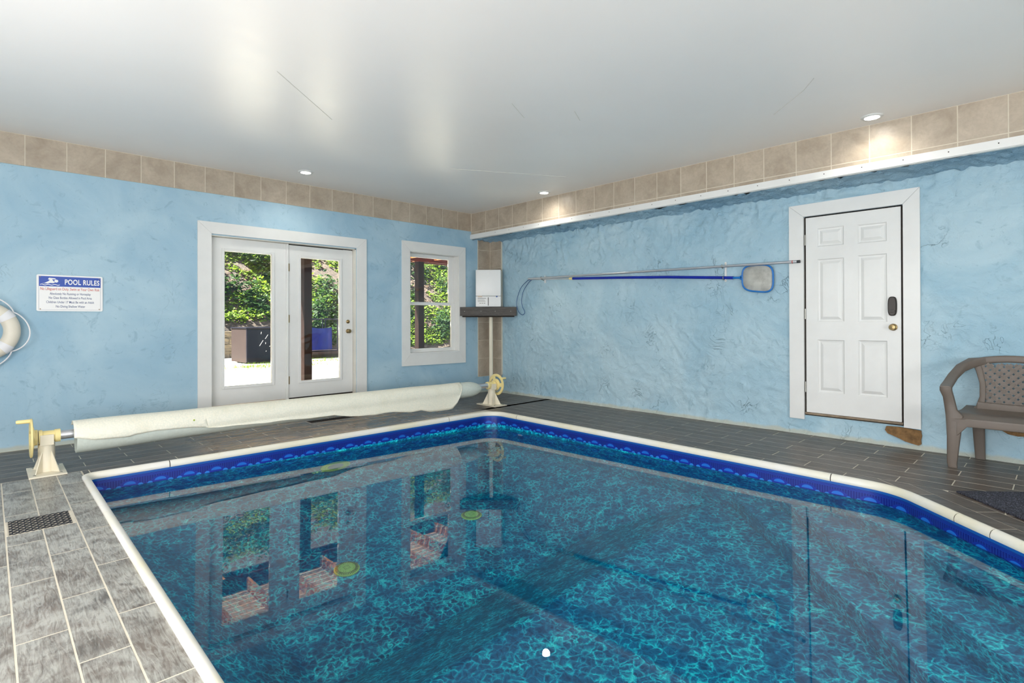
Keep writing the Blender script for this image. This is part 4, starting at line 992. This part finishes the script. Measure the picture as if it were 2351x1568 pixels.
# basket weave: straps in two diagonal directions clipped to the back opening
def inback(s_, z):
    if z < .49 or z > .83: return False
    return abs(s_) < .182+.035*max(0, (z-.62)/.2)
def backf(s_, z): return -.13-.065*(z-.5)/.33-.03*(1-(s_/.22)**2)
for fam, sl in ((0, 1), (1, -1)):
    for k in range(-9, 10):
        c0_ = k*.058; run = []; pieces = []
        for i in range(61):
            s_ = -.24+.48*i/60; z = .66+sl*(s_)*1.0+c0_
            if inback(s_, z): run.append((s_, z))
            else:
                if len(run) > 2: pieces.append(run)
                run = []
        if len(run) > 2: pieces.append(run)
        for run in pieces:
            fr = []; dirp = Vector((0, -sl*.7071, .7071))
            for (s_, z) in run:
                ph = math.pi*(s_*2/.058*1.0)/2; wv = .0025*math.sin(ph*2+(0 if fam else math.pi)+k*math.pi)
                fr.append((K(s_, backf(s_, z)+wv+(.002 if fam else -.001), z), dirp*.0150, Vector((.0016, 0, 0))))
            b = MB(); b.frames(fr, 6, 4); b.build('weave_strap', RM, ch, smooth=False)

# ------------------------------------------------------------------ outside
mb = MB(); mb.box(-30, 34, .2, 12.6, -.3, .0); gd = mb.build('ground', M['gravel']); tag(gd, kind='structure')
def hb(x): return .9*min(1, max(0, (2.6-x)/1.2))
def hill(x, y): return max(0, hb(x)+(y-12.5)*.80+.35*noise.noise(Vector((x*.35, y*.35, 0)))+.12*noise.noise(Vector((x*1.5, y*1.5, 2))))
mb = MB(); nx, ny = 120, 60
for i in range(nx+1):
    for j in range(ny+1):
        x, y = -26+60*i/nx, 12.5+22*(j/ny)**1.3; mb.v.append((x, y+.12*(j == 1), (hill(x, y) if j > 1 else hb(x)-.04) if j else -.1))
for i in range(nx):
    for j in range(ny): k = i*(ny+1)+j; mb.f.append((k, k+ny+1, k+ny+2, k+1))
hl = mb.build('hillside', M['litter'], smooth=True); tag(hl, kind='structure')
def leaves(name, mat, n_, size, dens, zlo, lab, cat, seed):
    rnd = random.Random(seed); mb = MB(); cnt = 0; tries = 0
    while cnt < n_ and tries < n_*40:
        tries += 1
        x, y = rnd.uniform(-12, 26), 12.95+rnd.random()**1.4*13
        v = noise.noise(Vector((x*.45+seed, y*.45, 0)))+.5*noise.noise(Vector((x*1.4, y*1.4, seed)))
        if v < dens: continue
        h = hill(x, y)+rnd.random()**1.5*zlo*(.4+v); s_ = size*rnd.uniform(.6, 1.5); a = rnd.uniform(0, 6.28); tl = rnd.uniform(-.9, .9); 
        d = Vector((math.cos(a), math.sin(a), tl)).normalized(); w = d.cross(Vector((rnd.uniform(-.5, .5), rnd.uniform(-1, .2), 1))).normalized()*s_*.42
        c_ = Vector((x, y, h)); n0 = len(mb.v); up = d.cross(w).normalized()*s_*.12
        mb.v += [tuple(c_), tuple(c_+d*s_*.5+w+up), tuple(c_+d*s_), tuple(c_+d*s_*.5-w+up)]; mb.f += [(n0, n0+1, n0+2), (n0, n0+2, n0+3)]; cnt += 1
    me = bpy.data.meshes.new(name); me.from_pydata(mb.v, [], mb.f); me.materials.append(mat); o = bpy.data.objects.new(name, me); C.objects.link(o); tag(o, lab, cat, kind='stuff')
leaves('bright_undergrowth', M['leaf'], 120000, .12, -.34, .6, 'bright yellow-green leafy undergrowth covering the sunny hillside', 'plants', 3)
leaves('dark_undergrowth', M['leafd'], 40000, .15, .10, 1.1, 'darker green leafy clumps scattered over the hillside', 'plants', 11)
leaves('dry_leaves', M['dry'], 50000, .11, -.5, .08, 'dry brown fallen leaves littering the hillside', 'leaves', 5)
# grass tufts on the gravel
rnd = random.Random(4); mb = MB()
for k in range(2600):
    c_ = rnd.choice([(0.1, 7.6), (1.6, 9.0), (-1.6, 10.5), (2.6, 8.3), (.8, 11.2), (-.8, 8.0)]); x, y = c_[0]+rnd.gauss(0, .5), c_[1]+rnd.gauss(0, .35); a = rnd.uniform(0, 6.28); h = rnd.uniform(.04, .13)
    if y > 9.05: continue
    n0 = len(mb.v); mb.v += [(x-.008*math.cos(a), y-.008*math.sin(a), 0), (x+.008*math.cos(a), y+.008*math.sin(a), 0), (x+rnd.uniform(-.05, .05), y+rnd.uniform(-.05, .05), h)]; mb.f.append((n0, n0+1, n0+2))
me = bpy.data.meshes.new('grass_tufts'); me.from_pydata(mb.v, [], mb.f); me.materials.append(M['leaf']); o = bpy.data.objects.new('grass_tufts', me); C.objects.link(o); tag(o, 'thin grass tufts growing in the pale gravel outside', 'grass', kind='stuff')
# retaining wall
rw = empty('retaining_wall', (-3, 12.4, 0), 'pale split-face block retaining wall at the foot of the hill', 'wall')
rnd = random.Random(9); vmesh = []
for q in range(4):
    bm = bmesh.new(); bmesh.ops.create_cube(bm, size=1); bmesh.ops.subdivide_edges(bm, edges=bm.edges, cuts=3, use_grid_fill=True)
    for v in bm.verts:
        v.co.x *= .44; v.co.y *= .26; v.co.z *= .215
        if v.co.y < -.1: v.co.y += rnd.uniform(-.03, .02)
    me = bpy.data.meshes.new('block'); bm.to_mesh(me); bm.free(); me.materials.append(M['block']); vmesh.append(me)
for r in range(4):
    for k in range(24):
        o = bpy.data.objects.new('block', vmesh[rnd.randrange(4)]); o.location = Vector((-7.5+.45*k+(.22 if r % 2 else 0), 12.40+.03*r, .11+.22*r))-wloc(rw); C.objects.link(o); o.parent = rw
# storage cabinet
cb = empty('storage_cabinet', (0, 9.8, 0), 'charcoal outdoor storage cabinet standing on the gravel seen through the left door', 'cabinet')
ca = Vector((-.549, 9.196, 0)); cu_ = Vector((1, .06, 0)).normalized(); cvv = Vector((-.06, 1, 0)).normalized()
def cbx(a0, a1, b0, b1, z0_, z1_, name, mat, par=cb, bev=.006):
    c_ = ca+cu_*(a0+a1)/2+cvv*(b0+b1)/2+Vector((0, 0, (z0_+z1_)/2)); b = MB(); b.obox(c_, cu_*(a1-a0)/2, cvv*(b1-b0)/2, (0, 0, (z1_-z0_)/2)); return b.build(name, mat, par, bevel=bev)
cbx(0, 1.15, .03, 1.1, .03, 1.0, 'body', M['cabside']); fd = cbx(.03, 1.12, 0, .03, .06, .97, 'front_panel', M['cabinet']); cbx(-.02, 1.17, -.03, 1.12, 1.0, 1.035, 'lid', M['rackmetal'])
cbx(.0, .03, -.01, .03, .03, 1.0, 'corner_post', M['rackmetal']); cbx(1.12, 1.15, -.01, .03, .03, 1.0, 'corner_post', M['rackmetal']); cbx(0, 1.15, -.01, .03, .03, .06, 'bottom_rail', M['rackmetal'])
for (p0, p1) in (((.36, .50), (.46, .66)), ((.52, .70), (.60, .82)), ((.40, .84), (.41, .90)), ((.53, .55), (.53, .60)), ((.54, .33), (.55, .36)), ((.64, .47), (.66, .49))):
    b = MB(); b.tube([ca+cu_*p0[0]-cvv*.003+Vector((0, 0, p0[1])), ca+cu_*p1[0]-cvv*.003+Vector((0, 0, p1[1]))], .006, 5); b.build('chalk_mark', M['white'], fd)
# framed rack with blue sheet
rk = empty('framed_rack', (2.6, 10.0, 0), 'dark metal framed rack with a blue sheet, seen through the right door', 'rack')
def bar(a, b_, r, name='frame_bar', mat=M['rackmetal']): q = MB(); q.tube([a, b_], r, 8); q.build(name, mat, rk)
for x in (1.55, 2.52, 2.62, 3.6):
    for y in (9.9, 11.0): bar((x, y, .22), (x, y, 1.28), .022)
for z in (.24, 1.27):
    for y in (9.9, 11.0): bar((1.55, y, z), (3.6, y, z), .024)
    for x in (1.55, 3.6): bar((x, 9.9, z), (x, 11.0, z), .024)
b = MB(); b.box(1.5, 3.65, 9.85, 11.05, .14, .22); b.build('bed', M['cabside'], rk); b = MB(); b.box(1.6, 3.5, 10.0, 10.9, .0, .14); b.build('skid', M['gap'], rk)
b = MB(); nxx, nzz = 20, 10
for i in range(nxx+1):
    for j in range(nzz+1): x, z = 1.62+.72*i/nxx, .27+.74*j/nzz; b.v.append((x, 9.93+.02*noise.noise(Vector((x*5, z*4, 0))), z-.04*(j/nzz)*math.sin(i/nxx*math.pi)))
for i in range(nxx):
    for j in range(nzz): k = i*(nzz+1)+j; b.f.append((k, k+nzz+1, k+nzz+2, k+1))
b.build('blue_sheet', M['tarp'], rk, smooth=True)
b = MB(); nxx = 0
b.box(2.66, 3.5, 9.93, 9.95, .27, 1.1); b.build('blue_sheet', M['tarp'], rk)
# porch deck overhead
pd = empty('porch_deck', (-1, 1.2, 2.4), 'overhead timber deck with joists and dark red beams outside the doors', 'deck')
for i, y in enumerate((2.32, 2.56)):
    b = MB(); b.box(-9, 6, y-.02, y+.02, 2.42, 2.66); b.build('beam', M['redwood'], pd, bevel=.004)
for k in range(11): x = -8.2+1.2*k+.35; b = MB(); b.box(x-.02, x+.02, 2.34, 2.54, 2.44, 2.66); b.build('blocking', M['joist'], pd)
for k in range(24): x = -8.4+.61*k+.18; b = MB(); b.box(x-.02, x+.02, .2, 2.30, 2.47, 2.66); b.build('joist', M['joist'], pd)
for k in range(18): y = .27+.146*k; b = MB(); b.box(-9, 6, y-.063, y+.063, 2.66, 2.69); b.build('deck_board', M['deckwood'], pd)
for x, lab in ((-4.13, 'dark stained porch post, leftmost one outside the blue wall'), (-1.77, 'dark stained porch post seen through the right french door'), (.60, 'dark stained porch post seen through the small window'), (2.97, 'dark stained porch post to the right of the window view')):
    b = MB(); b.box(x-.07, x+.07, 2.305, 2.445, 0, 2.42); tag(b.build('porch_post', M['darkpost'], bevel=.006), lab, 'post', 'porch posts')
print('deck tiles', ntile[0], 'objects', len(bpy.data.objects))
